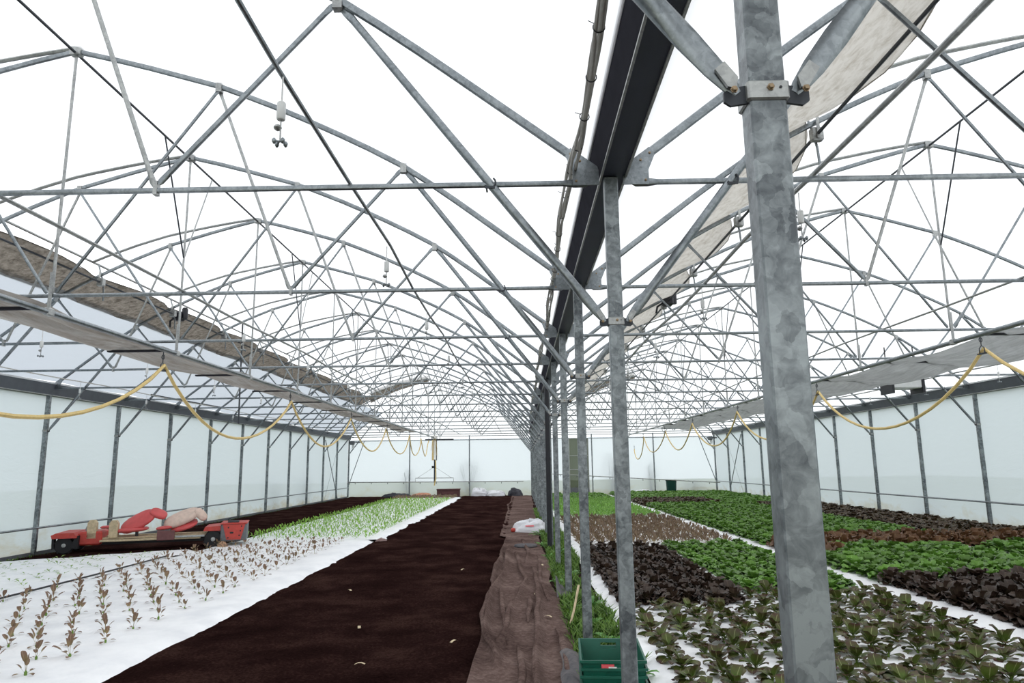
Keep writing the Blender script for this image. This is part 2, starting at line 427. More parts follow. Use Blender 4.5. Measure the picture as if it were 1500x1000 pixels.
def film_rows(y0, y1, n=3):
    k = max(1, int(round((y1 - y0) / BAY * n))); return np.linspace(y0, y1, k + 1)
def slope_film(name, label, xm, sgn, s0, s1, y0, y1, m, dz=.034, parent=None, lift=0.0):
    ss = np.linspace(s0, s1, 16)
    def zf(X, Y):
        s = np.abs(X - xm); sag = .025 * np.abs(np.sin(np.pi * (Y - Y0) / BAY)) ** .7
        return np.interp(s, AS, AZ) + dz - sag + lift * s
    V, Fq = sheet(xm + sgn * ss, film_rows(y0, y1, 4), zf)
    o = put(name, np_mesh(name, V, Fq, m), parent)
    if label: tag(o, label, kind='structure')
    return o
slope_film('ceiling', 'white roof film sloping down to the middle gutter, on the soil bed side', ML, 1, 0, 4.87, YBEG, YEND, ROOF)
slope_film('ceiling', 'white roof film sloping down to the lettuce side wall', MR, 1, 0, 4.87, YBEG, YEND, ROOF)
slope_film('ceiling', 'roof film coloured bluish for duller sky, above the wall with the red machine', ML, -1, 3.2, 4.87, YBEG, YEND, ROOFB)
slope_film('ceiling', 'white roof film rising from the middle gutter on the lettuce side', MR, -1, 3.2, 4.87, YBEG, YEND, ROOF)

def dirty_band(xm, m, label, lo, y1):
    ys = film_rows(YBEG, y1, 10); us = np.linspace(0, 1, 9)
    U, Y = np.meshgrid(us, ys, indexing='ij')
    ph = np.abs(np.sin(np.pi * (Y - Y0) / BAY))
    wob = .04 * fbm(Y * .8, Y * 0 + 1.3, 11)
    hi = 2.74 - .30 * ph ** .8 + wob
    s = lo + (hi - lo) * U
    z = np.interp(s, AS, AZ) + .05 - (.035 + .16 * U) * ph ** .8 + .012 * fbm(Y * 6, U * 3, 21)
    V = np.stack([xm - s, Y, z], -1).reshape(-1, 3)
    a, b = len(us), len(ys); I = np.arange(a * b).reshape(a, b)
    Fq = np.stack([I[:-1, :-1], I[1:, :-1], I[1:, 1:], I[:-1, 1:]], -1).reshape(-1, 4)
    o = tag(put('film_hem', np_mesh('film_hem', V, Fq, m)), label, 'film hem')
    # rolled free edge
    mb = MB(); e = V.reshape(a, b, 3)[-1]
    mb.tube([tuple(p) for p in e[::2]], .007, 6)
    build('rolled_edge', mb, m, o)
dirty_band(ML, TANL, 'brown dirty film hem along the roof vent above the red machine', 3.32, fy(13))
dirty_band(MR, TANR, 'pale dirty film hem hanging along the roof vent over the lettuce beds', 3.36, fy(13))

for xm, side in ((ML, 'seedling side'), (MR, 'lettuce side')):
    v = thing('roof_vent', f'long ridge vent flap propped open above the {side}', 'roof vent', (xm, YBEG, 0))
    o = slope_film('film', None, xm, -1, 0, 2.8, YBEG, fy(13), ROOF, .06, None, .1); o.parent = v; o.location = (-xm, -YBEG, 0)
    mb = MB(); mb.tube([(-s, 0, az(s) + .035 + .1 * s) for s in np.linspace(.06, 2.8, 12)], (.021,) * 12, 6)
    rib = mb.mesh('rib', G_PALE)
    for k in range(0, 14): put('rib', rib, v, (0, fy(k) - YBEG, 0))
    mb = MB(); mb.tube([(-2.8, 0, az(2.8) + .32), (-2.8, fy(13) - YBEG, az(2.8) + .32)], .02, 6); build('edge_bar', mb, G_PALE, v)
    mb = MB()
    mb.grid(lambda u, w: (-2.8 * u, fy(13) - YBEG + .01 * math.sin(u * 20), az(2.8 * u) + (.06 + .28 * u + .12) * w - .12 * (1 - w)), 12, 3)
    build('end_flap', mb, TANL, v)

# walls
def wall_side(name, x, sgn, label):
    ys = film_rows(YBEG, YEND, 6); zs = np.linspace(-.05, 3.065, 14)
    Z, Y = np.meshgrid(zs, ys, indexing='ij')
    X = x + sgn * (.05 + .02 * np.abs(np.sin(np.pi * (Y - Y0) / BAY)) * np.sin(np.clip(Z, 0, 3.1) * 1.0) + .006 * fbm(Y * 2, Z * 2, 31))
    V = np.stack([X, Y, Z], -1).reshape(-1, 3); a, b = len(zs), len(ys); I = np.arange(a * b).reshape(a, b)
    Fq = np.stack([I[:-1, :-1], I[1:, :-1], I[1:, 1:], I[:-1, 1:]], -1).reshape(-1, 4)
    o = tag(put(name, np_mesh(name, V, Fq, WALL)), label, kind='structure')
    for z, w in ():
        mb = MB(); mb.grid(lambda u, t: (x + sgn * (.035 + .012 * abs(math.sin(math.pi * (YBEG + (YEND - YBEG) * u - Y0) / BAY))), YBEG + (YEND - YBEG) * u, z + w * t + .02 * math.sin(u * 90)), 120, 1)
        build('film_seam', mb, SEAM, o)
    mb = MB(); mb.box(x + sgn * .02, x + sgn * .06, YBEG, YEND, -.04, .04)
    tag(build('baseboard_' + name.split('_')[1], mb, GREYBOX), f'low dark plinth board under {label.split(" film")[0]} film', kind='structure')
wall_side('wall_left', XL, -1, 'milky film wall behind the red planting machine')
wall_side('wall_right', XR, 1, 'milky film wall beyond the lettuce beds')
# end wall with gables and a door panel
DX0, DX1, DZ = 2.62, 3.66, 3.0
mb = MB(); gb_ = MB()
xs = sorted(set([round(x, 3) for x in np.linspace(XL, XR, 41)] + [DX0, DX1]))
def top(x): return az(x - ML) if x < XP else az(x - MR)
for a, b in zip(xs, xs[1:]):
    if not (a >= DX0 - 1e-6 and b <= DX1 + 1e-6):
        for i in range(4): mb.add([(a, YEND + .05, -.05 + 3.1 * i / 4), (b, YEND + .05, -.05 + 3.1 * i / 4), (b, YEND + .05, -.05 + 3.1 * (i + 1) / 4), (a, YEND + .05, -.05 + 3.1 * (i + 1) / 4)], [(0, 1, 2, 3)])
    gb_.add([(a, YEND + .05, 3.0), (b, YEND + .05, 3.0), (b, YEND + .05, top(b) + .03), (a, YEND + .05, top(a) + .03)], [(0, 1, 2, 3)])
wb = tag(build('wall_back', mb, WALLE, smooth=False), 'film end wall with twin gables closing the far end', kind='structure')
build('gable_film', gb_, ROOF, wb, False)
for z in ():
    mb = MB(); mb.grid(lambda u, t: (XL + (DX0 - XL) * u, YEND + .035, z + .06 * t + .04 * math.sin(u * 17)), 40, 1); build('film_seam', mb, SEAM, wb)
d = tag(put('door_1', None), 'dull green rigid panel door in the end wall', kind='structure')
mb = MB(); mb.box(DX0, DX1, YEND + .03, YEND + .05, .35, DZ); build('door_panel', mb, DOORP, d)
mb = MB(); mb.box(DX0, DX1, YEND + .01, YEND + .05, -.02, .36); build('kick_board', mb, GREYBOX, d)
for z in (1.3, 2.05):
    mb = MB(); mb.box(DX0, DX1, YEND + .0, YEND + .03, z, z + .04); build('door_rail', mb, G_PALE, d)
for x in (DX0, DX1):
    mb = MB(); mb.box(x - .025, x + .025, YEND - .01, YEND + .06, 0, DZ); build('door_jamb', mb, G_PALE, d)

# ------------------------------------------------------------------ gutters
def gutter(x, z0, z1, wb, wt, label, y0=YBEG, y1=YEND, ma=None, mb_=None):
    ma = ma or G_GUT; mb_ = mb_ or G_GUT2
    g = thing('rain_gutter', label, 'gutter', (x, y0, 0)); L = y1 - y0
    mb = MB(); mb.box(-wb, wb, 0, L, z0, z0 + .006); build('trough_bottom', mb, mb_, g)
    for s in (-1, 1):
        mb = MB(); mb.prism([(s * wb, z0), (s * (wb + .006), z0), (s * (wt + .006), z1), (s * wt, z1)][::s], 0, L); build('flank', mb, ma, g, False)
        mb = MB(); mb.box(s * wb - .006, s * wb + .006, 0, L, z0 - .012, z0); build('fold_lip', mb, G_PALE, g)
        mb = MB(); a, b = sorted((s * wt, s * (wt + .014))); mb.box(a, b, 0, L, z1 - .012, z1 + .02); build('film_clip', mb, ALU, g)
    return g
gutter(.57, 3.245, 3.43, .072, .118, 'dark steel gutter running along the tops of the middle posts')
gutter(XL - .03, 3.08, 3.30, .10, .17, 'dark eave gutter on the wall behind the red machine', ma=G_EAVE, mb_=G_EAVE)
gutter(XR + .03, 3.08, 3.30, .10, .17, 'dark eave gutter on the wall beyond the lettuce', ma=G_EAVE, mb_=G_EAVE)

# ------------------------------------------------------------------ posts
mb = MB(); mb.bbox(-.04, .04, -.032, .032, 0, 3.24, .004); POST = mb.mesh('support_post', G_POST, False)
mb = MB(); mb.bbox(-.046, .046, -.038, .038, -.023, .023, .004); CLAMP = mb.mesh('clamp_band', G_PALE, False)
mb = MB(); mb.prism([(.03, -.022), (.08, -.03), (.094, -.02), (.094, .002), (.08, .012), (.03, .02)], -.022, -.014); EAR_R = mb.mesh('clamp_ear', G_DARK, False)
mb = MB(); mb.prism([(-x, z) for x, z in [(.03, -.022), (.08, -.03), (.094, -.02), (.094, .002), (.08, .012), (.03, .02)]][::-1], -.022, -.014); EAR_L = mb.mesh('clamp_ear', G_DARK, False)
RX = Matrix.Rotation(math.pi / 2, 4, 'X')
mb = MB(); mb.lathe([(.0085, 0), (.0085, .003), (.006, .003), (.006, .008), (.005, .009)], 6, M=RX); BOLTM = mb.mesh('bolt', BOLT, False)
mb = MB(); mb.lathe([(.0035, 0), (.0035, .001)], 6, M=RX); HOLE = mb.mesh('bolt_hole', BLACKP, False)
def post(name, x, y, label, cat, ears=(1, 1), group=None, near=True, detail=True):
    o = tag(put(name, POST, None, (x, y, 0)), label, cat, group)
    if detail:
        c = put('clamp_band', CLAMP, o, (0, 0, 2.37))
        if near: put('bolt', BOLTM, c, (.004, -.038, .004)); put('bolt_hole', HOLE, c, (.026, -.0385, .004))
        if ears[0]: e = put('clamp_ear', EAR_L, o, (0, 0, 2.37)); near and put('bolt', BOLTM, e, (-.078, -.044, -.004))
        if ears[1]: e = put('clamp_ear', EAR_R, o, (0, 0, 2.37)); near and put('bolt', BOLTM, e, (.078, -.044, -.004))
    return o
for k in range(16):
    lab = ('thick mottled galvanised post in the middle row standing closest to the camera' if k == 0 else
           f'mottled galvanised post, {nth(k + 1)} from the camera in the middle row')
    post('support_post', XP, fy(k), lab, 'post', group='posts of the middle row', near=k < 6)
for k in range(4, 16):
    post('wall_post', XL, fy(k), f'galvanised wall post by the red machine side, {nth(16 - k)} from the far corner', 'post', (0, 1), 'posts of the machine side wall', near=k < 8)
    if k > 4: post('wall_post', XR, fy(k), f'galvanised wall post on the lettuce side, {nth(16 - k)} from the far corner', 'post', (1, 0), 'posts of the lettuce side wall', near=k < 8)
mb = MB(); mb.bbox(-.03, .03, -.03, .03, 0, 3.25, .006); EPOST = mb.mesh('end_wall_post', G_TUBE, False)
for x, lab in ((-6.1, 'slim end wall post by the dark shrub near the machine side'), (-2.83, 'slim end wall post behind the white heap'), (3.86, 'slim end wall post beside the green door'), (7.22, 'slim end wall post by the green bin')):
    tag(put('end_wall_post', EPOST, None, (x, YEND - .02, 0)), lab, 'post')
mb = MB(); mb.tube([(XL + .1, YEND - .06, 3.0), (XP - .05, YEND - .06, 3.0)], .022, 6); tag(build('end_rail', mb, G_TUBE), 'long steel rail across the end wall above the seedlings', 'rail')
mb = MB(); mb.tube([(XP + .05, YEND - .06, 3.0), (XR - .1, YEND - .06, 3.0)], .022, 6); tag(build('end_rail', mb, G_TUBE), 'long steel rail across the end wall above the lettuces', 'rail')

# ------------------------------------------------------------------ roof trusses
def flat_ends(a, b, r, l0=.12, l1=.12, w=1.25, t=.006, flat0=True, flat1=True):
    a = Vector(a); b = Vector(b); d = (b - a).normalized()
    path, rr = [], []
    if flat0: path += [a - d * .012, a + d * .01, a + d * l0 * .55, a + d * l0]; rr += [(t, r * .8), (t, r * w), (t * 1.3, r * w), (r, r)]
    else: path += [a]; rr += [(r, r)]
    if flat1: path += [b - d * l1, b - d * l1 * .55, b - d * .01, b + d * .012]; rr += [(r, r), (t * 1.3, r * w), (t, r * w), (t, r * .8)]
    else: path += [b]; rr += [(r, r)]
    return path, rr
TM = {}
def tmesh(key, name, m, mb): TM[key] = (name, mb.mesh(name, m))
for s in (-1, 1):
    mb = MB(); mb.tube([(s * q, 0, az(q)) for q in (0.0, .2, .4, .78, 1.1, 1.48, 1.8, 2.1, 2.4, 2.7, 3.0, 3.34, 3.6, 3.85, 4.1, 4.5, 4.86)], [(.022, .029)] * 17, 8); tmesh(('arch', s), 'arch_tube', G_TUBE, mb)
    # dark seam line of the roll-formed arch
    p, r = flat_ends((s * 1.48, -.012, 5.30), (s * .05, -.012, 3.25), .0155, .08, .08); mb = MB(); mb.tube(p, r, 8); tmesh(('b1', s), 'brace', G_TUBE, mb)
    p, r = flat_ends((s * 1.48, .012, 5.30), (s * 2.26, .012, 3.26), .0155, .08, .08); mb = MB(); mb.tube(p, r, 8); tmesh(('b2', s), 'brace', G_PALE, mb)
    p, r = flat_ends((s * 2.31, -.012, 3.26), (s * 3.31, -.012, 4.41), .0175, .08, .08); mb = MB(); mb.tube(p, r, 8); tmesh(('b3', s), 'brace', G_TUBE, mb)
    a, b = Vector((s * 3.36, .012, 4.42)), Vector((s * 4.925, .012 - .03, 2.385)); d = (b - a).normalized()
    path = [a, a + d * .06, a + d * .14, b - d * .27, b - d * .15, b - d * .06, b, b + d * .02]
    rr = [(.006, .026), (.008, .03), (.024, .024), (.0265, .0265), (.012, .0305), (.009, .027), (.007, .019), (.006, .012)]
    mb = MB(); mb.tube(path, rr, 10); tmesh(('knee', s), 'knee_brace', G_TUBE, mb)
    mb = MB(); mb.prism([(b.x + dx_, b.z + dz_) for dx_, dz_ in ([(-s * .040, .034), (-s * .018, .052), (s * .010, .014), (s * .004, -.012), (-s * .014, -.008)][::s])], -.04, -.031); tmesh(('tab', s), 'end_tab', G_PALE, mb)
    mb = MB(); c = Vector((s * 4.285, 0, ZT))
    mb.tube([c + Vector((.0 + .034 * math.cos(t), -.034 + .0 * t, .034 * math.sin(t))) for t in np.linspace(-2.6, .9, 9)], .006, 6)
    mb.tube([c + Vector((-.02, -.034, -.03)), c + Vector((-.02, .034, -.03))], .006, 6)
    mb.box(c.x - .03, c.x + .03, -.04, -.034, ZT - .036, ZT - .022); tmesh(('ubolt', s), 'u_bolt', G_DARK, mb)
    poly = [(4.735, 3.375), (4.765, 3.425), (4.93, 3.30), (4.93, 3.19), (4.775, 3.19), (4.775, 3.28)]
    mb = MB(); mb.prism([(s * x, z) for x, z in (poly[::-1] if s > 0 else poly)], -.034, -.026); tmesh(('gusset', s), 'gusset_plate', G_TUBE, mb)
    mb = MB(); mb.box(s * 1.48 - .03, s * 1.48 + .03, -.028, .028, 5.28, 5.375); tmesh(('clipA', s), 'node_clip', G_PALE, mb)
    mb = MB(); mb.box(s * 3.34 - .03, s * 3.34 + .03, -.028, .028, 4.39, 4.485); tmesh(('clipB', s), 'node_clip', G_PALE, mb)
    mb = MB(); mb.box(s * 2.285 - .012, s * 2.285 + .012, -.02, .02, ZT - .03, ZT + .055); tmesh(('clipT', s), 'node_clip', G_PALE, mb)
p, r = flat_ends((-4.86, 0, ZT), (4.86, 0, ZT), .0185, .14, .14, 1.5); mb = MB(); mb.tube(p, r, 8); tmesh('tie', 'tie_bar', G_TUBE, mb)
p, r = flat_ends((0, .0, 5.73), (0, .0, 3.24), .0145, .08, .08); mb = MB(); mb.tube(p, r, 8); tmesh('king', 'king_post', G_PALE, mb)
mb = MB(); mb.box(-.055, .055, -.034, .034, 5.715, 5.80); tmesh('ridge', 'ridge_bracket', G_PALE, mb)
mb = MB(); mb.box(-.018, .018, -.028, -.022, 3.03, 3.44); 
tmesh('strap', 'hanger_strap', G_PALE, mb)
mb = MB(); mb.tube([(0, 0, 4.33), (0, -.70, 5.73)], .010, 6); tmesh('rs0', 'ridge_strut', G_DARK, mb)
mb = MB(); mb.tube([(0, 0, 4.33), (0, .68, 5.73)], .010, 6); tmesh('rs1', 'ridge_strut', G_PALE, mb)
def truss(xm, k, label, group):
    t = thing('roof_truss', label, 'roof truss', (xm, fy(k), 0), group=group)
    for s in (-1, 1):
        for key in ('arch', 'b1', 'b2', 'b3', 'knee', 'tab', 'ubolt', 'gusset', 'clipA', 'clipB', 'clipT'):
            if k > 10 and key in ('ubolt', 'clipA', 'clipB', 'clipT', 'gusset', 'tab'): continue
            nm, me = TM[(key, s)]; o = put(nm, me, t)
            if key == 'gusset' and k < 5:
                for x, z in ((4.765, 3.385), (4.82, 3.34), (4.795, 3.215)): put('bolt', BOLTM, o, (s * x, -.034, z))
    for key in ('tie', 'king', 'ridge', 'strap'):
        nm, me = TM[key]; put(nm, me, t)
    if k % 2 == 1:
        for key in ('rs0', 'rs1'): nm, me = TM[key]; put(nm, me, t)
for k in range(16):
    w = 'closest to the camera' if k == 0 else f'{nth(k + 1)} from the camera'
    truss(ML, k, f'arched tube roof truss over the seedling side, {w}', 'roof trusses over the seedling side')
    truss(MR, k, f'arched tube roof truss over the lettuce side, {w}', 'roof trusses over the lettuce side')
for xm, side in ((ML, 'seedling side'), (MR, 'lettuce side')):
    mb = MB(); mb.tube([(xm, YBEG, 5.735), (xm, YEND, 5.735)], .015, 6)
    tag(build('ridge_purlin', mb, G_DARK), f'thin dark ridge pipe along the peak of the {side} roof', 'pipe')

# ------------------------------------------------------------------ vent drives
for xm, side in ((ML, 'seedling side'), (MR, 'lettuce side')):
    t = thing('vent_drive', f'dark vent drive shaft with gear brackets under the {side} roof', 'drive shaft', (xm - 2.62, 0, 0))
    mb = MB(); mb.tube([(0, YBEG, 4.71), (0, fy(13), 4.71)], .017, 8); build('shaft', mb, G_DARK, t)
    mb = MB(); mb.bbox(-.06, .06, -.04, .04, 4.645, 4.78, .012); mb.box(-.016, .016, -.055, -.05, 4.66, 4.90); GB = mb.mesh('gear_box', G_PALE, False)
    mb = MB(); mb.tube([(.03, .05, 4.40), (.02, .05, 4.6), (-.02, .05, 4.8), (-.1, .05, 5.04)], [(.008, .014)] * 4, 6); RK = mb.mesh('toothed_rack', G_TUBE)
    for k in range(0, 13):
        put('gear_box', GB, t, (0, fy(k), 0)); put('toothed_rack', RK, t, (0, fy(k), 0))
    mb = MB(); ym = fy(5) + .25 if xm == ML else fy(5) - .4
    mb.bbox(-.10, .10, ym - .12, ym + .12, 4.62, 4.80, .03); mb.lathe([(.055, 0), (.06, .02), (.06, .2), (.04, .23)], 12, (.12, ym, 4.66)); mb.tube([(-.08, ym, 4.7), (-.2, ym + .05, 4.62), (-.22, ym + .1, 4.5)], .02, 8)
    build('motor', mb, BLACKP, t)

# ------------------------------------------------------------------ mist pipes and nozzles
def wav(x, z, y0, y1, a=.012, step=1.25):
    ys = np.arange(y0, y1 + .01, step)
    return [(x + a * math.sin(y * 1.7 + x), y, z + a * math.cos(y * 1.3)) for y in ys]
for x, z, m, r, lab in ((-1.0, 3.245, G_TUBE, .0115, 'dark mist pipe running lengthwise above the soil bed'), (-3.2, 3.245, G_PALE, .0145, 'pale mist pipe lengthwise above the brown seedlings'),
                        (-5.7, 3.245, CABLE, .008, 'thin grey mist pipe beside the tan screen cloth'), (-8.35, 3.245, CABLE, .01, 'thin grey mist pipe along the eave by the red machine'),
                        (1.76, 3.25, G_PALE, .0155, 'pale mist pipe lengthwise over the red-tipped lettuces'), (4.72, 3.245, G_PALE, .012, 'pale bowed mist pipe beside the lettuce side rail'), (8.55, 3.245, G_PALE, .014, 'pale mist pipe between screen cloth and lettuce side eave')):
    mb = MB(); mb.tube(wav(x, z, YBEG, YEND - .5), r, 8); tag(build('mist_pipe', mb, m), lab, 'pipe')
mb = MB(); mb.tube([(0, 0, 0), (0, 0, -.12)], .004, 5); ND = mb.mesh('drop_tube', WHITEP)
mb = MB(); mb.lathe([(.016, -.2), (.019, -.195), (.019, -.125), (.016, -.12)], 12); NW = mb.mesh('weight', WHITEP)
mb = MB(); mb.tube([(0, 0, -.2), (0, 0, -.30)], .004, 5); mb.lathe([(.004, -.25), (.014, -.243), (.018, -.235), (.014, -.226), (.004, -.22)], 10, (-.012, 0, 0)); NB = mb.mesh('valve', G_PALE)
mb = MB()
for i in range(4):
    a = math.pi / 4 + i * math.pi / 2; c = Vector((.026 * math.cos(a), .026 * math.sin(a), -.302)); mb.tube([(0, 0, -.296), c], .004, 5); mb.lathe([(.003, -.014), (.009, -.006), (.010, .004), (.004, .012)], 8, c)
NH = mb.mesh('nozzle_head', G_TUBE)
lines = [(-1.0, [2.77, 5.15, 7.45, 9.8, 12.2, 14.6, 17.0, 19.4], 'above the soil bed'), (1.76, [4.2, 6.6, 9.0, 11.4, 13.8], 'over the red-tipped lettuces'), (-5.7, [8.2, 10.6, 13.0, 15.4], 'beside the tan screen cloth'),
         (-8.35, [13.2, 15.6, 18.0, 20.4], 'along the eave by the red machine'), (8.55, [12.6, 14.9, 17.3], 'near the lettuce side eave'), (-3.2, [8.0, 10.5, 13.0], 'above the brown seedlings')]
for x, ys, where in lines:
    for i, y in enumerate(ys):
        t = thing('mist_nozzle', f'small hanging mist nozzle {where}, {nth(i + 1)} from the camera', 'sprinkler', (x, y, 3.225), (0, 0, .3 * i), 'hanging mist nozzles')
        put('drop_tube', ND, t); put('weight', NW, t); put('valve', NB, t); put('nozzle_head', NH, t)

# ------------------------------------------------------------------ cable bundle along the gutter
t = thing('cable_bundle', 'bundle of pale cables tied together along the middle gutter', 'cables', (.33, 0, 3.31))
ys = np.arange(-1.0, 24, .09)
def bundle_c(y): return .014 * math.sin(y * .9) + .01 * math.sin(y * 2.3), -.03 * abs(math.sin(math.pi * (y - Y0) / BAY)) + .008 * math.sin(y * 3.1)
for i in range(5):
    path = []
    for y in ys:
        cx, cz = bundle_c(y); sp = .013 + .011 * max(0, math.sin(y * 1.9)) ; a = i * 1.257 + y * 1.4
        path.append((cx + sp * math.cos(a) + .003 * math.sin(y * 7 + i), y, cz + sp * math.sin(a)))
    mb = MB(); mb.tube(path, .0085, 6); build('cable', mb, CABLE, t)
mb = MB(); mb.tube([(.024 * math.cos(a), 0, .024 * math.sin(a)) for a in np.linspace(0, 2 * math.pi, 13)[:-1]], .0028, 5, closed=True); mb.tube([(-.022, 0, .01), (-.05, .0, .016)], .002, 4); TIE = mb.mesh('cable_tie', BLACKP)
for y in np.arange(2.2, 16, .36):
    cx, cz = bundle_c(y); put('cable_tie', TIE, t, (cx, float(y), cz), (0, random.random() * 2, 0))

# ------------------------------------------------------------------ centre rails, hose loops, screen cloths
for xm, side in ((ML, 'seedling side'), (MR, 'lettuce side')):
    t = thing('trolley_rail', f'long steel trolley rail hung under the trusses of the {side}', 'rail', (xm, 0, 3.05))
    mb = MB(); mb.tube([(0, YBEG, 0), (0, 36.6, 0)], .03, 10); build('rail_tube', mb, G_TUBE, t)
    mb = MB(); mb.bbox(-.03, .03, -.05, .05, -.035, .04, .01); SL = mb.mesh('rail_sleeve', G_PALE, False)
    for k in range(0, 15): put('rail_sleeve', SL, t, (0, fy(k) - .02, 0))
def hose(xm, hangs, zlow, label, side, lastdrop=None):
    path = []
    for (a, za), (b, zb) in zip(hangs, hangs[1:]):
        n = 16
        for i in range(n):
            u = i / n; c = 4 * u * (1 - u)
            path.append((xm + .03 * math.sin(a + u * 5), a + (b - a) * u, za + (zb - za) * u - (max(za, zb) - zlow) * (c ** .92)))
    path.append((xm, hangs[-1][0], hangs[-1][1]))
    if lastdrop: path += lastdrop
    mb = MB(); mb.tube(path, .021, 8); tag(build('water_hose', mb, HOSE), label, 'hose')
    mb = MB()
    mb.tube([(0, 0, .19), (0, 0, .02)], .006, 5); mb.tube([(.018 * math.cos(a), 0, .10 + .03 * math.sin(a)) for a in np.linspace(0, 6.28, 9)[:-1]], .005, 5, closed=True)
    mb.tube([(0, -.05, -.06), (0, -.045, 0), (0, 0, .03), (0, .045, 0), (0, .05, -.06)], .006, 5); mb.box(-.02, .02, -.07, .07, -.075, -.06); HK = mb.mesh('hose_hanger', G_DARK)
    for i, (y, z) in enumerate(hangs[1:]):
        tag(put('hose_hanger', HK, None, (xm, y, z + .005)), f'chain hanger holding up the yellow hose on the {side}, {nth(i + 1)} from the camera', 'hanger', 'hose hangers')
hose(ML, [(3.65, 2.85), (8.62, 2.85), (13.53, 2.84), (18.5, 2.84), (23.5, 2.83), (28.3, 2.82), (31.5, 2.82), (34.2, 2.82)], 2.05, 'yellow hose hanging in loops above the seedlings', 'seedling side')
hose(MR, [(3.6, 2.87), (8.42, 2.88), (13.2, 2.86), (18.1, 2.85), (22.9, 2.84), (27.4, 2.80), (32.3, 2.78), (35.0, 2.3)], 2.06, 'yellow brown hose hanging in loops above the lettuces', 'lettuce side')
def cloth(x0, x1, ks, m, label, z, sag, bar_m, tilt=0.0):
    t = thing('screen_cloth', label, 'cloth', (0, 0, 0))
    ys = np.arange(fy(ks[0]), fy(ks[-1]) + .01, .16); us = np.linspace(0, 1, 22)
    U, Y = np.meshgrid(us, ys, indexing='ij'); ph = np.abs(np.sin(np.pi * (Y - Y0) / BAY))
    X = x0 + (x1 - x0) * U * (1 - .18 * ph * (1 + .4 * np.sin(Y)))
    Z = z - tilt * U - sag * ph - .035 * fbm(U * 9, Y * .35, 41) - .05 * np.sin(U * 9) * (.4 + .6 * ph)
    V = np.stack([X, Y, Z], -1).reshape(-1, 3); a, b = len(us), len(ys); I = np.arange(a * b).reshape(a, b)
    Fq = np.stack([I[:-1, :-1], I[1:, :-1], I[1:, 1:], I[:-1, 1:]], -1).reshape(-1, 4)
    put('cloth', np_mesh('cloth', V, Fq, m), t)
    for k in ks:
        mb = MB(); a, b = sorted((x0, x1)); mb.box(a, b, fy(k) - .03, fy(k) + .03, z - .055, z - .03); build('clamp_bar', mb, bar_m, t)
cloth(6.0, 7.3, list(range(1, 13)), CLOTHW, 'grey wrinkled screen cloth gathered beside the lettuce side rail', 3.19, .07, BLACKP, .13)
cloth(-4.53, -5.35, list(range(1, 13)), CLOTHB, 'tan wrinkled screen cloth gathered beside the seedling side rail', 3.14, .05, G_GUT)
# fan box hanging on the lettuce side
t = thing('hanging_fan', 'boxy black framed fan hung beyond the grey screen cloth', 'fan', (7.9, 14.6, 0))
mb = MB(); mb.bbox(-.3, .3, -.22, .22, 3.02, 3.34, .02); build('housing', mb, WHITEP, t, False)
mb = MB(); mb.prism([(-.26, 3.33), (.28, 3.33), (.28, 3.2), (-.1, 3.22)], -.232, -.222); build('dark_baffle', mb, BLACKP, t, False)
for x in (-.31, .31):
    mb = MB(); mb.box(x - .025, x + .025, -.24, .24, 2.92, 3.42); build('side_frame', mb, BLACKP, t, False)
mb = MB(); mb.box(-.3, .3, -.23, .23, 3.34, 3.36); build('top_frame', mb, BLACKP, t, False)
for x in (-.29, .29):
    mb = MB(); mb.tube([(x, 0, 3.4), (x, 0, 3.9)], .012, 6); build('hanger_rod', mb, BLACKP, t)
mb = MB(); mb.tube([(-6.64, fy(6) + .02, 5.04), (-6.62, fy(6) + .04, 2.62)], .018, 6); tag(build('hanging_rod', mb, G_DARK), 'dark vertical rod hanging from the roof near the machine side wall', 'rod')
mb = MB(); mb.tube([(-9.1, 17.2, 3.40), (-8.9, 21.0, 3.38)], .025, 8); tag(build('crank_pipe', mb, G_DARK), 'loose dark pipe lying along the eave beyond the red machine', 'pipe')

# ------------------------------------------------------------------ wall rails and brace rods
for x, s, z, side in ((XL, 1, .5, 'red machine'), (XR, -1, .62, 'lettuce')):
    mb = MB(); mb.tube([(x + s * .055, YBEG, z), (x + s * .055, YEND - .1, z)], .021, 8); tag(build('wall_rail', mb, G_TUBE), f'long waist-low pipe rail along the {side} side wall', 'rail')
    for i, (a, b) in enumerate((((x + s * .07, fy(13), 2.9), (x + s * .07, fy(14), .05)), ((x + s * .09, fy(14), 2.9), (x + s * .09, fy(13), .05)))):
        mb = MB(); mb.tube([a, b], .02 if i == 0 else .006, 6); tag(build('brace_rod', mb, G_TUBE), f'{"thick" if i == 0 else "thin wire"} diagonal brace rod in the far bay of the {side} side wall', 'brace')
    mb = MB(); mb.tube([(x + s * .06, YEND - .1, .65), (x + s * .85, YEND - .1, 2.98)], .02, 6); tag(build('brace_rod', mb, G_TUBE), f'slanting brace in the far corner on the {side} side', 'brace')

# ================================================================== GROUND COVERINGS
def edge_wave(y, seed, a=.035): return a * fbm(y * .9, y * 0 + seed, 50 + seed, 3)
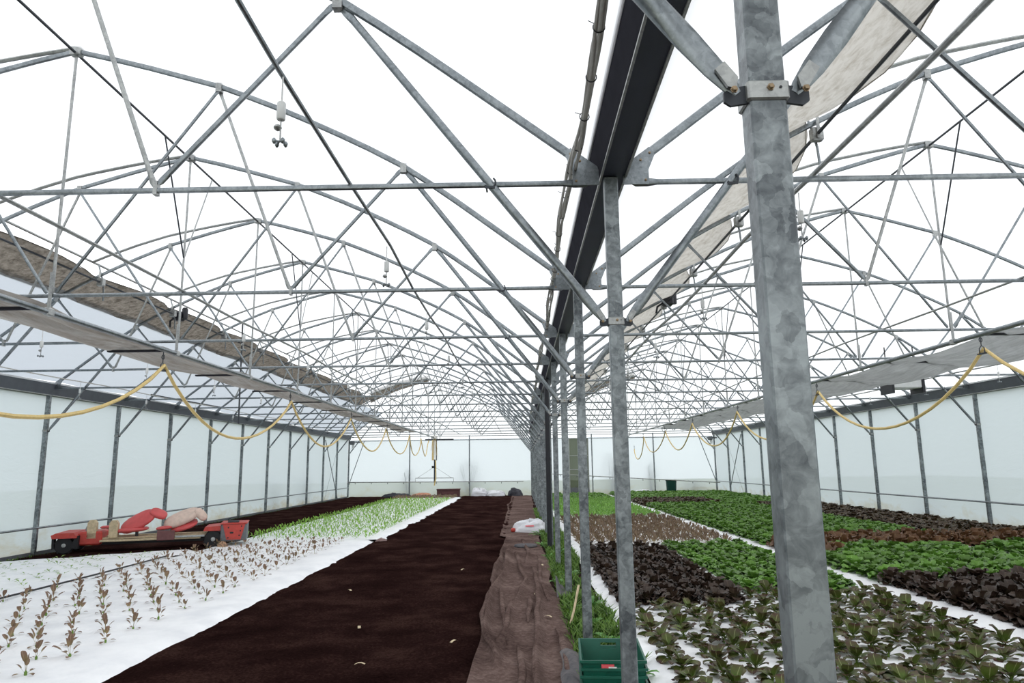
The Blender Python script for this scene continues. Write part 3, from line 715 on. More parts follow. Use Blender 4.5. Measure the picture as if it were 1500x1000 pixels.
# dark planting soil, finely raked
def soil_bed(name, label, x0, x1, y0, y1, step, seed, m=SOIL):
    xs = np.arange(x0, x1 + 1e-6, step); ys = np.concatenate([np.arange(y0, min(16, y1), step), np.arange(max(16, y0), y1, step * 3), [y1]])
    def zf(X, Y):
        e = np.minimum(np.minimum(X - x0, x1 - X) / .12, 1).clip(0, 1)
        return -.02 + e * (.035 + .014 * fbm(X * 5, Y * 5, seed, 3) + .012 * fbm(X * 1.1, Y * 1.1, seed + 5, 2) - .012 * np.exp(-((Y - 16.2) / .25) ** 2) * 2)
    V, Fq = sheet(xs, ys, zf)
    return tag(put(name, np_mesh(name, V, Fq, m)), label, kind='stuff')
soil_bed('soil', 'dark freshly raked soil bed between white sheet and fabric path', -3.25, -.3, 3.2, YEND - .6, .055, 61)
soil_bed('soil', 'dark bare soil beyond the red machine along the film wall', -9.35, -6.25, 13.2, YEND - .3, .12, 71)

def mulch(label, x0, x1, y0, y1, seed, yend=None, z=.045):
    n = max(6, int((x1 - x0) / .13)); us = np.linspace(0, 1, n)
    ys = np.concatenate([np.arange(y0, min(17, y1), .14), np.arange(max(17, y0), y1, .5), [y1]])
    U, Y = np.meshgrid(us, ys, indexing='ij')
    a = x0 + edge_wave(Y, seed); b = x1 + edge_wave(Y, seed + 3)
    X = a + (b - a) * U
    if yend is not None: Y = y0 + (Y - y0) * ((yend(X) - y0) / (y1 - y0))
    Z = z + .010 * fbm(X * 1.6, Y * 1.6, seed + 9, 3) + .006 * np.sin(Y * 7 + 2 * np.sin(X * 3)) * np.exp(-((U - .5) * 1.2) ** 2)
    Z = np.where((U < 1e-6) | (U > 1 - 1e-6), Z - .05, Z)
    Z[:, -1] -= .04
    V = np.stack([X, Y, Z], -1).reshape(-1, 3); p, q = U.shape; I = np.arange(p * q).reshape(p, q)
    Fq = np.stack([I[:-1, :-1], I[1:, :-1], I[1:, 1:], I[:-1, 1:]], -1).reshape(-1, 4)
    return tag(put('mulch_sheet', np_mesh('mulch_sheet', V, Fq, MULCH)), label, 'plastic sheet')
mulch('white plastic sheet with sparse pale seedlings before the red machine', -9.2, -6.37, 3.5, 14.0, 1, lambda X: 12.7 + (X + 9.2) * .55)
mulch('white plastic sheet planted with brown seedlings beside dark soil', -6.34, -3.14, 3.5, 15.6, 5)
mulch('white plastic sheet planted with bright green seedlings further back', -6.32, -2.98, 15.45, 36.4, 9)
mulch('white plastic sheet under the lettuces next to the grass strip', .9, 4.27, 3.5, 37.2, 13)
mulch('white plastic sheet under the lettuces along the far film wall', 4.31, 10.35, 3.5, 37.4, 17)
# black drip line in the gap between the sheets
mb = MB(); mb.tube([(-6.38 + .015 * math.sin(y * 1.3), y, .052) for y in np.arange(3.5, 13.2, .3)], .013, 6); tag(build('drip_line', mb, BLACKP), 'black drip line between the two white sheets', 'pipe')

# fabric path with folds
FOLDS = [([(-.27, 10.9), (-.39, 8.9), (-.43, 7.6), (-.35, 6.76), (-.25, 6.25), (-.2, 5.7)], .075, .035), ([(-.12, 8.6), (-.18, 7.07), (-.27, 6.3)], .055, .03), ([(.15, 11.4), (.19, 9.02), (.15, 7.61), (.12, 6.89), (.08, 6.24), (.06, 4.6)], .06, .03),
         ([(-.30, 9.6), (-.19, 7.43), (-.13, 6.4)], .04, .025), ([(.30, 7.2), (.33, 6.17), (.30, 4.6)], .06, .03), ([(-.25, 14.2), (-.30, 10.9)], .07, .04), ([(-.14, 13.4), (.03, 9.97), (-.10, 8.2)], .05, .03), ([(.09, 8.9), (.05, 7.3)], .04, .022),
         ([(-.05, 6.6), (-.02, 5.4), (-.10, 4.4)], .04, .025), ([(.26, 12.8), (.24, 10.2), (.29, 8.4)], .03, .025), ([(-.02, 15.6), (.1, 13.2), (.05, 11.6)], .04, .03), ([(-.36, 13.4), (-.40, 11.6), (-.42, 9.8)], .06, .03)]
def path_fabric(name, label, x0, x1, y0, y1, m, seed, fold, z=0.0):
    us = np.linspace(0, 1, 96 if y0 < 10 else 34); ys = np.concatenate([np.arange(y0, min(20, y1), .06), np.arange(max(20, y0), y1, .3)])
    U, Y = np.meshgrid(us, ys, indexing='ij')
    a = x0 + .07 * fbm(Y * .45, Y * 0 + 2.2, seed, 3) ; b = x1 + .05 * fbm(Y * .7, Y * 0 + 4.1, seed + 2, 3)
    X = a + (b - a) * U
    R = np.zeros_like(X)
    for fold_pts, h, wd in FOLDS:
        px = np.array([p[0] for p in fold_pts]); py = np.array([p[1] for p in fold_pts]); o_ = np.argsort(py); px, py = px[o_], py[o_]
        c = np.interp(Y, py, px) + .018 * fbm(Y * .9, Y * 0 + h * 90, seed + 3, 2)
        fade = np.clip((Y - py[0]) / .35, 0, 1) * np.clip((py[-1] - Y) / .5, 0, 1)
        d_ = (X - c) / wd
        R = np.maximum(R, h * fade * np.where(d_ < 0, np.exp(-(d_ / .4) ** 2), np.exp(-(d_ / 1.8) ** 2)))
    ridge = R / max(fold, 1e-6); ridge2 = np.clip(fbm(X * 7 + 1.5 * fbm(X, Y * .5, seed, 2), Y * .7, seed + 9, 3), 0, 1) * .1
    edge = np.exp(-(U / .06) ** 2) * .02
    Z = z + .012 + fold * ridge + fold * .6 * ridge2 + .006 * fbm(X * 3, Y * 1.2, seed + 12, 3) + edge
    V = np.stack([X, Y, Z], -1).reshape(-1, 3); p, q = U.shape; I = np.arange(p * q).reshape(p, q)
    Fq = np.stack([I[:-1, :-1], I[1:, :-1], I[1:, 1:], I[:-1, 1:]], -1).reshape(-1, 4)
    o = tag(put(name, np_mesh(name, V, Fq, m)), label, 'ground fabric')
    if y0 < 10:
        for i, (fp, h, wd) in enumerate(FOLDS):
            py = np.array(sorted(p[1] for p in fp)); px = np.array([p[0] for p in sorted(fp, key=lambda p: p[1])])
            yy = np.arange(max(py[0], y0) + .1, py[-1] - .1, .14); t_ = (yy - yy[0]) / (yy[-1] - yy[0])
            xx = np.interp(yy, py, px) + .018 * fbm(yy * .9, yy * 0 + h * 90, seed + 3, 2) + .008 * fbm(yy * 3, yy * 0, 5 + i, 2)
            en = np.sin(np.pi * np.clip(t_ * .96 + .02, 0, 1)) ** .5
            mb = MB(); mb.tube([(float(x), float(y), .022 + h * .75 * float(e)) for x, y, e in zip(xx, yy, en)], [(.006 + .014 * float(e), .008 + .022 * float(e)) for e in en], 8)
            build('fold', mb, m, o, 'all')
    return o
path_fabric('ground_fabric', 'wrinkled dusty brown ground fabric laid as a path beside soil', -.42, .40, 3.2, 16.4, FABRIC, 81, .075, .01)
path_fabric('ground_fabric', 'flatter dusty fabric path leading past the white sack to the end wall', -.52, .46, 16.2, 38.2, FABRIC, 97, .02, .0)
mb = MB(); mb.grid(lambda u, w: (.28 + .16 * u + .02 * math.sin(w * 9), 4.6 + 1.5 * w, .05 + .05 * math.sin(u * 3.1) + .015 * math.sin(w * 14 + u * 5)), 10, 24); tag(build('fabric_flap', mb, FABRIC2, smooth='all'), 'grey folded fabric flap beside the green crates', 'ground fabric')
mb = MB(); mb.grid(lambda u, w: (.40 + .16 * u * (1 - .5 * w), 8.75 + .34 * w, .02 + .20 * w * (1 - .6 * u) + .02 * math.sin(u * 7)), 8, 8); tag(build('fabric_corner', mb, FABRIC2, smooth='all'), 'upturned grey fabric corner at the foot of a middle post', 'ground fabric')

# grass strip
def blades(n, x0, x1, y0, y1, h0, h1, seed, dens=None):
    r = np.random.default_rng(seed)
    X = r.uniform(x0, x1, n); Y = y0 + (y1 - y0) * r.uniform(0, 1, n) ** 1.25
    keep = fbm(X * 3, Y * 1.2, seed, 3) > -.35; X, Y = X[keep], Y[keep]; n = len(X)
    A = r.uniform(0, 6.283, n); H = r.uniform(h0, h1, n); W = H * r.uniform(.05, .12, n); Ln = H * r.uniform(.3, .9, n)
    dx, dy = np.cos(A), np.sin(A); px, py = -dy, dx
    V = np.zeros((n, 6, 3)); uv = np.zeros((n, 6, 2))
    for i, (t, w) in enumerate(((0, 1), (.5, .8), (1, .15))):
        cx = X + dx * Ln * t * t; cy = Y + dy * Ln * t * t; cz = H * (t - .25 * t * t)
        for j, sgn in enumerate((-1, 1)):
            V[:, i * 2 + j] = np.stack([cx + sgn * px * W * w, cy + sgn * py * W * w, cz - .01], -1); uv[:, i * 2 + j] = ((.2, t), (.8, t))[j]
    q = np.array([[0, 1, 3, 2], [2, 3, 5, 4]]); Fq = (np.arange(n)[:, None, None] * 6 + q[None]).reshape(-1, 4)
    return V.reshape(-1, 3), Fq, uv.reshape(-1, 2)
V, Fq, uv = blades(15000, .42, .93, 4.6, 26, .05, .15, 5)
tag(put('grass', np_mesh('grass', V, Fq, GRASSM, True, uv)), 'rough green grass strip between the posts and the white sheet', kind='stuff')
V, Fq, uv = blades(1600, -9.3, -9.12, 8, 36, .03, .08, 6)
tag(put('grass', np_mesh('grass', V, Fq, GRASSM, True, uv)), 'thin grass along the foot of the machine side wall', kind='stuff')

# ================================================================== PLANTS
LQ = {2: (1.0,), 3: (.55, 1.0), 4: (.4, .8, 1.0), 5: (.25, .55, .83, 1.0), 6: (.2, .45, .70, .89, 1.0)}
def leaf(L, W, elev, curl, cup=.25, petiole=.2, n=5, wave=0.0, tipw=.3, ph=0.0, az_=0.0, base=(0, 0, 0), twist=0.0):
    vs, uv = [], []
    x = z = 0.0; e = elev; ca, sa = math.cos(az_), math.sin(az_)
    ts = [0.0, petiole] + [petiole + (1 - petiole) * q for q in LQ[n]]
    for i in range(n + 1):
        t = ts[i]
        if i < 2: w = .09 * W
        else:
            q = (t - petiole) / (1 - petiole); w = W * math.sqrt(max(.01, 1 - ((q - .55) / .52) ** 2)) * (1 if i < n else tipw)
        for j, sgn in enumerate((-1, 0, 1)):
            y = sgn * w * .5
            lift = (abs(sgn) * w * cup) + (wave * W * math.sin(t * 9 + ph + sgn) if sgn and i > 1 else 0) - (.10 * W * abs(sgn) if i == n else 0)
            vx = x - math.sin(e) * lift; vz = z + math.cos(e) * lift; vy = y + twist * t * w
            vs.append((base[0] + vx * ca - vy * sa, base[1] + vx * sa + vy * ca, base[2] + vz)); uv.append((j / 2, t))
        if i < n:
            d = ts[i + 1] - t; x += math.cos(e) * L * d; z += math.sin(e) * L * d; e -= curl * d
    fs = []
    for i in range(n):
        for j in (0, 1): fs.append((i * 3 + j, i * 3 + j + 1, i * 3 + j + 4, i * 3 + j + 3))
    return vs, fs, uv
def plant_mb(seed, leaves):
    """leaves: list of (count, Lrange, Wratio, elev range, curl range, kw)"""
    r = random.Random(seed); mb = MB(); a0 = r.random() * 6.28; i = 0
    for cnt, Lr, wr, er, cr, kw in leaves:
        for _ in range(cnt):
            a = a0 + i * 2.39996 + r.uniform(-.25, .25); i += 1
            L = r.uniform(*Lr); e = r.uniform(*er)
            mb.add(*(lambda t: (t[0], t[1], t[2]))(leaf(L, L * wr * r.uniform(.85, 1.15), e, r.uniform(*cr), az_=a, ph=r.random() * 6, base=(.008 * math.cos(a), .008 * math.sin(a), 0), twist=r.uniform(-.15, .15), **kw)))
    return mb
def as_np(mb): return np.array(mb.v), np.array(mb.f), np.array(mb.uv)
def scatter(name, protos, pts, m, label, seed, s0=.85, s1=1.15, z=.05, parent=None):
    r = np.random.default_rng(seed); VV, FF, UU = [], [], []; off = 0
    which = r.integers(0, len(protos), len(pts))
    for pi, (v, f, uv) in enumerate(protos):
        P = np.array([p for p, w in zip(pts, which) if w == pi])
        if not len(P): continue
        n = len(P); a = r.uniform(0, 6.283, n); sc = r.uniform(s0, s1, n); ca, sa = np.cos(a) * sc, np.sin(a) * sc
        X = v[None, :, 0] * ca[:, None] - v[None, :, 1] * sa[:, None] + P[:, 0:1]
        Yy = v[None, :, 0] * sa[:, None] + v[None, :, 1] * ca[:, None] + P[:, 1:2]
        Z = v[None, :, 2] * sc[:, None] + z
        VV.append(np.stack([X, Yy, Z], -1).reshape(-1, 3)); FF.append((f[None] + (np.arange(n) * len(v))[:, None, None]).reshape(-1, 4) + off); UU.append(np.tile(uv, (n, 1))); off += n * len(v)
    o = put(name, np_mesh(name, np.concatenate(VV), np.concatenate(FF), m, True, np.concatenate(UU)), parent)
    return tag(o, label, kind='stuff')
def lattice(x0, x1, y0, y1, dx, dy, jit=.03, stagger=True, seed=0, skew=0.0):
    r = random.Random(seed); pts = []
    nx = int((x1 - x0) / dx) + 1
    for i in range(nx):
        x = x0 + i * dx; y = y0 + (dy / 2 if stagger and i % 2 else 0) + skew * i; j = 0
        while y <= y1:
            if y >= y0: pts.append((x + r.uniform(-jit, jit), y + r.uniform(-jit, jit), i, j)); j += 1
            y += dy
    return pts
HX, HY = math.tan(math.radians(38)), 0
def in_view(x, y):
    d = y * cp_; u = (x - y * sy_) / max(.1, d) * F_PX
    return y > 4.6 and -800 < u < 800
def place(name, metas, pts, label, cat, group, seed, s0=.88, s1=1.14, z=.05, limit=300, rows=None, stuffname=None, stufflabel=None, protos=None, m=None, children=None):
    r = random.Random(seed)
    pts = sorted([p for p in pts if in_view(p[0], p[1])], key=lambda p: p[1])
    cnt = {}; q = []; order = {r_: n_ for n_, r_ in enumerate(sorted({p[2] for p in pts}))}
    for p in pts:
        i = order[p[2]]; cnt[i] = cnt.get(i, -1) + 1; q.append((p[0], p[1], i, cnt[i]))
    pts = q
    for p in pts[:limit]:
        me = r.choice(metas); rz = r.random() * 6.283; sc = r.uniform(s0, s1)
        lab = label if rows is None else f'{label}, {nth(p[2] + 1)} row {rows[0]}, {nth(p[3] + 1)} plant from the camera'
        if children is not None and p[1] < children[0]:
            o = put(name, None, None, (p[0], p[1], z), (0, 0, rz), (sc,) * 3)
            for lm, la, ls in r.choice(children[1]): put('leaf', lm, o, (0, 0, 0), (0, 0, la), (ls,) * 3)
            put('stem', STEMM, o)
        else: o = put(name, me, None, (p[0], p[1], z), (0, 0, rz), (sc,) * 3)
        tag(o, lab, cat, group)
    rest = pts[limit:]
    if rest: scatter(stuffname or name + '_mass', protos, rest, m, stufflabel, seed + 1, s0, s1, z)
def family(prefix, spec, m, n=4, seed=0):
    mbs = [plant_mb(seed + i, spec) for i in range(n)]
    return [mb.mesh(prefix, m, 'all', True) for mb in mbs], [as_np(mb) for mb in mbs]
def leaf_children(specs, m, nplants, seed):
    """plants as sets of separate leaf objects"""
    r = random.Random(seed); pool = []
    for (cnt, Lr, wr, er, cr, kw) in specs:
        ms = []
        for _ in range(5):
            mb = MB(); L = r.uniform(*Lr); mb.add(*leaf(L, L * wr * r.uniform(.85, 1.15), r.uniform(*er), r.uniform(*cr), ph=r.random() * 6, twist=r.uniform(-.15, .15), **kw)); ms.append(mb.mesh('leaf', m, 'all', True))
        pool.append((cnt, ms))
    out = []
    for _ in range(nplants):
        a0 = r.random() * 6.28; i = 0; pl = []
        for cnt, ms in pool:
            for _ in range(cnt): pl.append((r.choice(ms), a0 + i * 2.39996 + r.uniform(-.25, .25), r.uniform(.85, 1.12))); i += 1
        out.append(pl)
    return out

spec_rom = [(6, (.10, .15), .66, (.3, .75), (.9, 1.7), dict(cup=.10, petiole=.3, n=6, wave=.05)), (5, (.12, .17), .60, (.8, 1.15), (.7, 1.5), dict(cup=.13, petiole=.3, n=6, wave=.04)), (4, (.11, .16), .55, (1.15, 1.5), (.3, 1.0), dict(cup=.16, petiole=.28, n=5))]
spec_dark = [(10, (.08, .125), .78, (.25, .65), (.6, 1.3), dict(cup=.10, petiole=.18, n=6, wave=.16)), (12, (.10, .155), .64, (.7, 1.15), (.5, 1.3), dict(cup=.14, petiole=.18, n=6, wave=.16)), (8, (.11, .165), .54, (1.1, 1.5), (.3, .9), dict(cup=.18, petiole=.18, n=6, wave=.14))]
spec_spin = [(8, (.11, .16), .8, (.3, .7), (.6, 1.3), dict(cup=.12, petiole=.3, n=5, wave=.05)), (8, (.13, .18), .74, (.7, 1.1), (.8, 1.5), dict(cup=.14, petiole=.32, n=5, wave=.05)), (5, (.12, .16), .7, (1.1, 1.5), (.6, 1.2), dict(cup=.18, petiole=.3, n=4))]
spec_lollo = [(7, (.13, .17), .85, (.2, .7), (.3, .8), dict(cup=.1, petiole=.1, n=6, wave=.2)), (6, (.12, .16), .8, (.8, 1.3), (.2, .6), dict(cup=.15, petiole=.1, n=6, wave=.2))]
spec_young = [(3, (.12, .17), .30, (.6, .95), (.3, .9), dict(cup=.25, petiole=.3, n=4)), (3, (.14, .19), .28, (1.0, 1.4), (.1, .5), dict(cup=.3, petiole=.3, n=4))]
spec_seed = [(3, (.06, .09), .40, (.05, .5), (.1, .6), dict(cup=.12, petiole=.5, n=5)), (2, (.09, .12), .32, (.75, 1.1), (.1, .7), dict(cup=.15, petiole=.5, n=6)), (2, (.10, .135), .27, (1.15, 1.5), (-.2, .4), dict(cup=.2, petiole=.48, n=6))]
spec_green = [(3, (.09, .13), .26, (.55, 1.0), (.3, .9), dict(cup=.22, petiole=.3, n=4)), (2, (.11, .155), .22, (1.05, 1.4), (.0, .4), dict(cup=.25, petiole=.3, n=4))]
spec_pale = [(4, (.05, .085), .30, (.2, .8), (.1, .5), dict(cup=.15, petiole=.3, n=3))]
mb = MB(); mb.tube([(0, 0, -.01), (0, 0, .012), (0, 0, .02)], [.008, .009, .004], 6); STEMM = mb.mesh('stem', SEEDPALE)
ROM_M, ROM_P = family('romaine_lettuce', spec_rom, ROMAINE, 5, 10)
DRK_M, DRK_P = family('dark_red_lettuce', spec_dark, DARKRED, 5, 20)
SPI_M, SPI_P = family('green_lettuce', spec_spin, SPINACH, 5, 30)
LOL_M, LOL_P = family('frilly_lettuce', spec_lollo, LOLLO, 4, 40)
OLV_M, OLV_P = family('olive_lettuce', spec_spin, OLIVE, 4, 45)
YBR_M, YBR_P = family('young_brown_lettuce', spec_young, BROWNY, 5, 50)
YGR_M, YGR_P = family('young_green_lettuce', spec_young, BRIGHT, 5, 60)
SBR_M, SBR_P = family('brown_seedling', spec_seed, SEEDBR, 6, 70)
SGR_M, SGR_P = family('green_seedling', spec_green, SEEDGR, 6, 80)
SPL_M, SPL_P = family('pale_seedling', spec_pale, SEEDPALE, 5, 90)

# --- lettuce bed next to the grass strip
pts = [p for p in lattice(1.17, 4.08, 4.7, 8.9, .28, .30, .035, True, 1) if p[1] < (7.95 if p[0] < 2.55 else 8.7)]
place('romaine_lettuce', ROM_M, pts, 'red-tipped green lettuce on white sheet', 'lettuce', 'red-tipped lettuces on the white sheet', 101, .9, 1.2, rows=('from the grass',), children=(9.5, leaf_children(spec_rom, ROMAINE, 8, 5)))
pts = lattice(1.15, 2.5, 8.1, 13.2, .24, .25, .03, True, 2)
place('dark_red_lettuce', DRK_M, pts, 'dark red lettuce near grass', 'lettuce', 'dark red block next to the grass strip', 111, 1.0, 1.3, rows=('from the grass',))
pts = lattice(2.72, 4.02, 8.85, 13.6, .24, .25, .03, True, 3)
place('green_lettuce', SPI_M, pts, 'green lettuce beside dark red block', 'lettuce', 'green block beside the dark red lettuces', 121, .9, 1.15, rows=('from the grass',))
pts = lattice(1.12, 4.1, 13.9, 20.5, .2, .23, .03, True, 4)
place('young_brown_lettuce', YBR_M, pts, 'upright young brown lettuce', 'lettuce', 'young brown lettuces', 131, .85, 1.2, rows=('from the grass',), limit=300, protos=YBR_P, m=BROWNY, stuffname='young_brown_lettuce_bed', stufflabel='rows of young brown lettuces at the back of their block')
pts = lattice(1.12, 4.1, 20.9, 31.0, .2, .22, .03, True, 5)
place('young_green_lettuce', YGR_M, pts, 'bright green young lettuce', 'lettuce', 'bright green young lettuces', 141, .9, 1.25, rows=('from the grass',), limit=300, protos=YGR_P, m=BRIGHT, stuffname='young_green_lettuce_bed', stufflabel='rows of bright young lettuces towards the end wall')
pts = lattice(1.12, 4.1, 31.6, 37, .26, .26, .03, True, 6)
scatter('far_green_lettuce_bed', SPI_P, [p for p in pts], SPINACH, 'far green lettuces by the door in the end wall', 151)

# --- wide lettuce bed beyond the white strip
gap = lambda x: not (7.38 < x < 7.78)
allp = lattice(4.66, 10.25, 4.7, 37.2, .26, .27, .035, True, 7)
blocks = {'dark': [], 'green': [], 'lollo': [], 'olive': [], 'far': []}
for p in allp:
    x, y = p[0], p[1]
    if y < 9.3: blocks['dark'].append(p); continue
    if not gap(x) and y < 14: continue
    if y < (11.75 if x < 5.3 else 12.75): blocks['green'].append(p)
    elif y < (13.35 if x < 5.3 else 14.3): blocks['lollo'].append(p)
    elif x > 8.15 and y < 26: blocks['olive'].append(p)
    elif 26.5 < y < 29.8 and x < 7.3: blocks['olive'].append(p)
    else: blocks['far'].append(p)
place('dark_red_lettuce', DRK_M, blocks['dark'], 'dark red lettuce of wide bed', 'lettuce', 'dark red lettuces of the wide bed', 161, 1.2, 1.6, rows=('from the strip',), limit=300, protos=DRK_P, m=DARKRED, stufflabel='dark red lettuces at the back of the dark block')
gr = blocks['green'] + blocks['far']
place('green_lettuce', SPI_M, gr, 'glossy green lettuce of wide bed', 'lettuce', 'green lettuces of the wide bed', 171, 1.1, 1.45, limit=175, rows=('from the strip',), protos=SPI_P, m=SPINACH, stuffname='green_lettuce_bed', stufflabel='broad mass of green lettuces stretching to the end wall')
place('frilly_lettuce', LOL_M, blocks['lollo'], 'frilly red brown lettuce', 'lettuce', 'frilly red brown lettuces', 181, 1.25, 1.65, rows=('from the strip',), limit=300)
place('olive_lettuce', OLV_M, blocks['olive'], 'olive brown lettuce by film wall', 'lettuce', 'olive brown lettuces', 191, 1.2, 1.6, rows=('from the strip',), limit=300, protos=OLV_P, m=OLIVE, stuffname='olive_lettuce_bed', stufflabel='olive brown lettuces further along the film wall')

# --- seedling beds
pts = lattice(-6.2, -3.58, 4.2, 15.2, .27, .5, .03, False, 8, skew=.05)
mx = max(p[2] for p in pts); pts = [(p[0], p[1], mx - p[2], p[3]) for p in pts]
place('brown_seedling', SBR_M, pts, 'brown lettuce seedling on white sheet', 'seedling', 'brown seedlings on the white sheet', 201, .95, 1.35, rows=('from the soil',), children=(10.0, leaf_children(spec_seed, SEEDBR, 12, 6)))
pts = lattice(-6.15, -3.3, 15.7, 34.0, .25, .27, .03, True, 9)
mx = max(p[2] for p in pts); pts = [(p[0], p[1], mx - p[2], p[3]) for p in pts]
place('green_seedling', SGR_M, pts, 'bright green seedling on white sheet', 'seedling', 'bright green seedlings', 211, .85, 1.2, rows=('from the soil',), limit=300, protos=SGR_P, m=SEEDGR, stuffname='green_seedling_bed', stufflabel='rows of bright green seedlings towards the end wall')
pts = lattice(-6.1, -3.3, 34.2, 36.2, .25, .3, .03, True, 10)
scatter('far_brown_seedling_bed', YBR_P, pts, BROWNY, 'brownish seedlings at the very end of the seedling bed', 215)
pts = [p for p in lattice(-8.9, -6.6, 5.5, 14, .24, .42, .06, True, 11) if p[1] < 12.5 + (p[0] + 9.2) * .55 and random.random() < .8]
place('pale_seedling', SPL_M, pts, 'tiny pale seedling before red machine', 'seedling', 'tiny pale seedlings', 221, 1.0, 1.6, rows=('from the wall',))
# weeds in the grass strip
spec_weed = [(7, (.12, .22), .26, (.3, .9), (.6, 1.3), dict(cup=.2, petiole=.15, n=5)), (5, (.08, .14), .4, (.5, 1.2), (.3, .9), dict(cup=.2, petiole=.25, n=4))]
WD_M, WD_P = family('weed', spec_weed, WEEDM, 4, 95)
for i, (x, y) in enumerate(sorted(((.78, 6.55), (.68, 7.3), (.74, 8.1), (.52, 9.7), (.7, 10.4), (.45, 12.4), (.62, 12.9), (.42, 14.2), (.4, 16.4), (.84, 5.6)), key=lambda p: p[1])):
    tag(put('weed', WD_M[i % 4], None, (x, y, .0), (0, 0, i * 1.3), (1.0 + .3 * (i % 2),) * 3), f'leafy green weed in the grass strip, {nth(i + 1)} weed from the camera', 'weed', 'weeds in the grass strip')

# ================================================================== THINGS ON THE GROUND
# stack of nested green crates beside the second middle post
def crate_parts():
    w, d, h, t, taper = .20, .285, .17, .004, .028
    def ring(x, y, z): return [(-x, -y, z), (x, -y, z), (x, y, z), (-x, y, z)]
    out = {}
    # long sides / end walls as thin sloping plates, end walls have a hand slot
    def plate(p, q, n):      # p: 2 bottom points, q: 2 top points, n: inward normal
        n = Vector(n) * t; a, b = [Vector(x) for x in p]; c, d_ = [Vector(x) for x in q]
        return [a, b, d_, c, a + n, b + n, d_ + n, c + n], [(0, 1, 2, 3), (7, 6, 5, 4), (0, 4, 5, 1), (1, 5, 6, 2), (2, 6, 7, 3), (3, 7, 4, 0)]
    B = ring(w - taper, d - taper, 0); T = ring(w, d, h)
    mb = MB()
    for i in (1, 3):
        j = (i + 1) % 4; mb.add(*plate((B[i], B[j]), (T[i], T[j]), (-1 if i == 1 else 1, 0, 0)))
    out['side_wall'] = []
    for i in (1, 3):
        j = (i + 1) % 4; m1 = MB(); m1.add(*plate((B[i], B[j]), (T[i], T[j]), (-1 if i == 1 else 1, 0, 0)))
        s = 1 if i == 1 else -1
        for yy in (-.17, 0, .17):   # stiffening ribs
            m1.add(*plate(((s * (w - taper + .001), yy - .006, .02), (s * (w - taper + .001), yy + .006, .02)), ((s * (w - .004), yy - .006, h - .03), (s * (w - .004), yy + .006, h - .03)), (s * 1.6, 0, 0)))
        out['side_wall'].append(m1)
    out['end_wall'] = []
    for i in (0, 2):
        s = -1 if i == 0 else 1; m1 = MB()
        f = lambda u, v: ((w - taper + taper * v / h) * u, s * (d - taper + taper * v / h), v)
        for u0, u1, v0, v1 in ((-1, 1, 0, h - .065), (-1, 1, h - .025, h), (-1, -.28, h - .065, h - .025), (.28, 1, h - .065, h - .025)):
            m1.add(*plate((f(u0, v0), f(u1, v0)), (f(u0, v1), f(u1, v1)), (0, -s, 0)))
        for v in (.03, .075): 
            m1.add(*plate((f(-1, v), f(1, v)), (f(-1, v + .006), f(1, v + .006)), (0, s, 0)))
        out['end_wall'].append(m1)
    m1 = MB(); m1.box(-(w - taper), w - taper, -(d - taper), d - taper, 0, .004); out['base'] = [m1]
    m1 = MB()
    for x0, x1, y0, y1 in ((-w - .009, w + .009, -d - .009, -d), (-w - .009, w + .009, d, d + .009), (-w - .009, -w, -d, d), (w, w + .009, -d, d)): m1.box(x0, x1, y0, y1, h - .016, h)
    out['rim'] = [m1]
    return {k: [m.mesh(k, CRATE, False) for m in v] for k, v in out.items()}
CP = crate_parts()
for i in range(5):
    lab = ['green plastic crate at the bottom of the stack', 'green plastic crate second from the bottom of the stack', 'green plastic crate in the middle of the stack', 'green plastic crate just under the top one', 'topmost open green plastic crate of the stack by the post'][i]
    t = thing('plastic_crate', lab, 'crate', (.575 + .003 * (i % 2), 4.985, .006 + .045 * i), (0, 0, math.radians(-3.5 + .6 * (i % 2))), 'stacked green crates')
    for k, ms in CP.items():
        for me in ms: put(k, me, t)
    if i == 4:
        mb = MB(); mb.box(-.075, .005, -.2895, -.2885, .118, .148); o = build('sticker', mb, PAPER_RED, t, False); o['label'] = 'red and white sticker'
        mb = MB(); mb.box(-.03, .02, -.2902, -.2896, .118, .133); build('sticker_print', mb, WHITEPRINT, o, False)
# white stick leaning in the grass
mb = MB(); mb.tube([(.45, 7.28, .01), (.50, 7.36, .14), (.565, 7.5, .36)], .012, 7); tag(build('wooden_stick', mb, WOOD), 'pale wooden stick leaning in the grass by a post', 'stick')
# black down pipe
t = thing('down_pipe', 'black rain pipe standing beside the middle posts', 'pipe', (.515, 13.72, 0))
mb = MB(); mb.tube([(0, 0, .02), (0, 0, 3.25)], .047, 12); build('pipe', mb, BLACKP, t)
mb = MB(); mb.tube([(0, 0, .0), (0, 0, .07)], .06, 12); build('foot_collar', mb, BLACKP, t)
mb = MB(); mb.tube([(0, 0, 1.66), (0, 0, 1.72)], .053, 12); build('pipe_socket', mb, BLACKP, t)
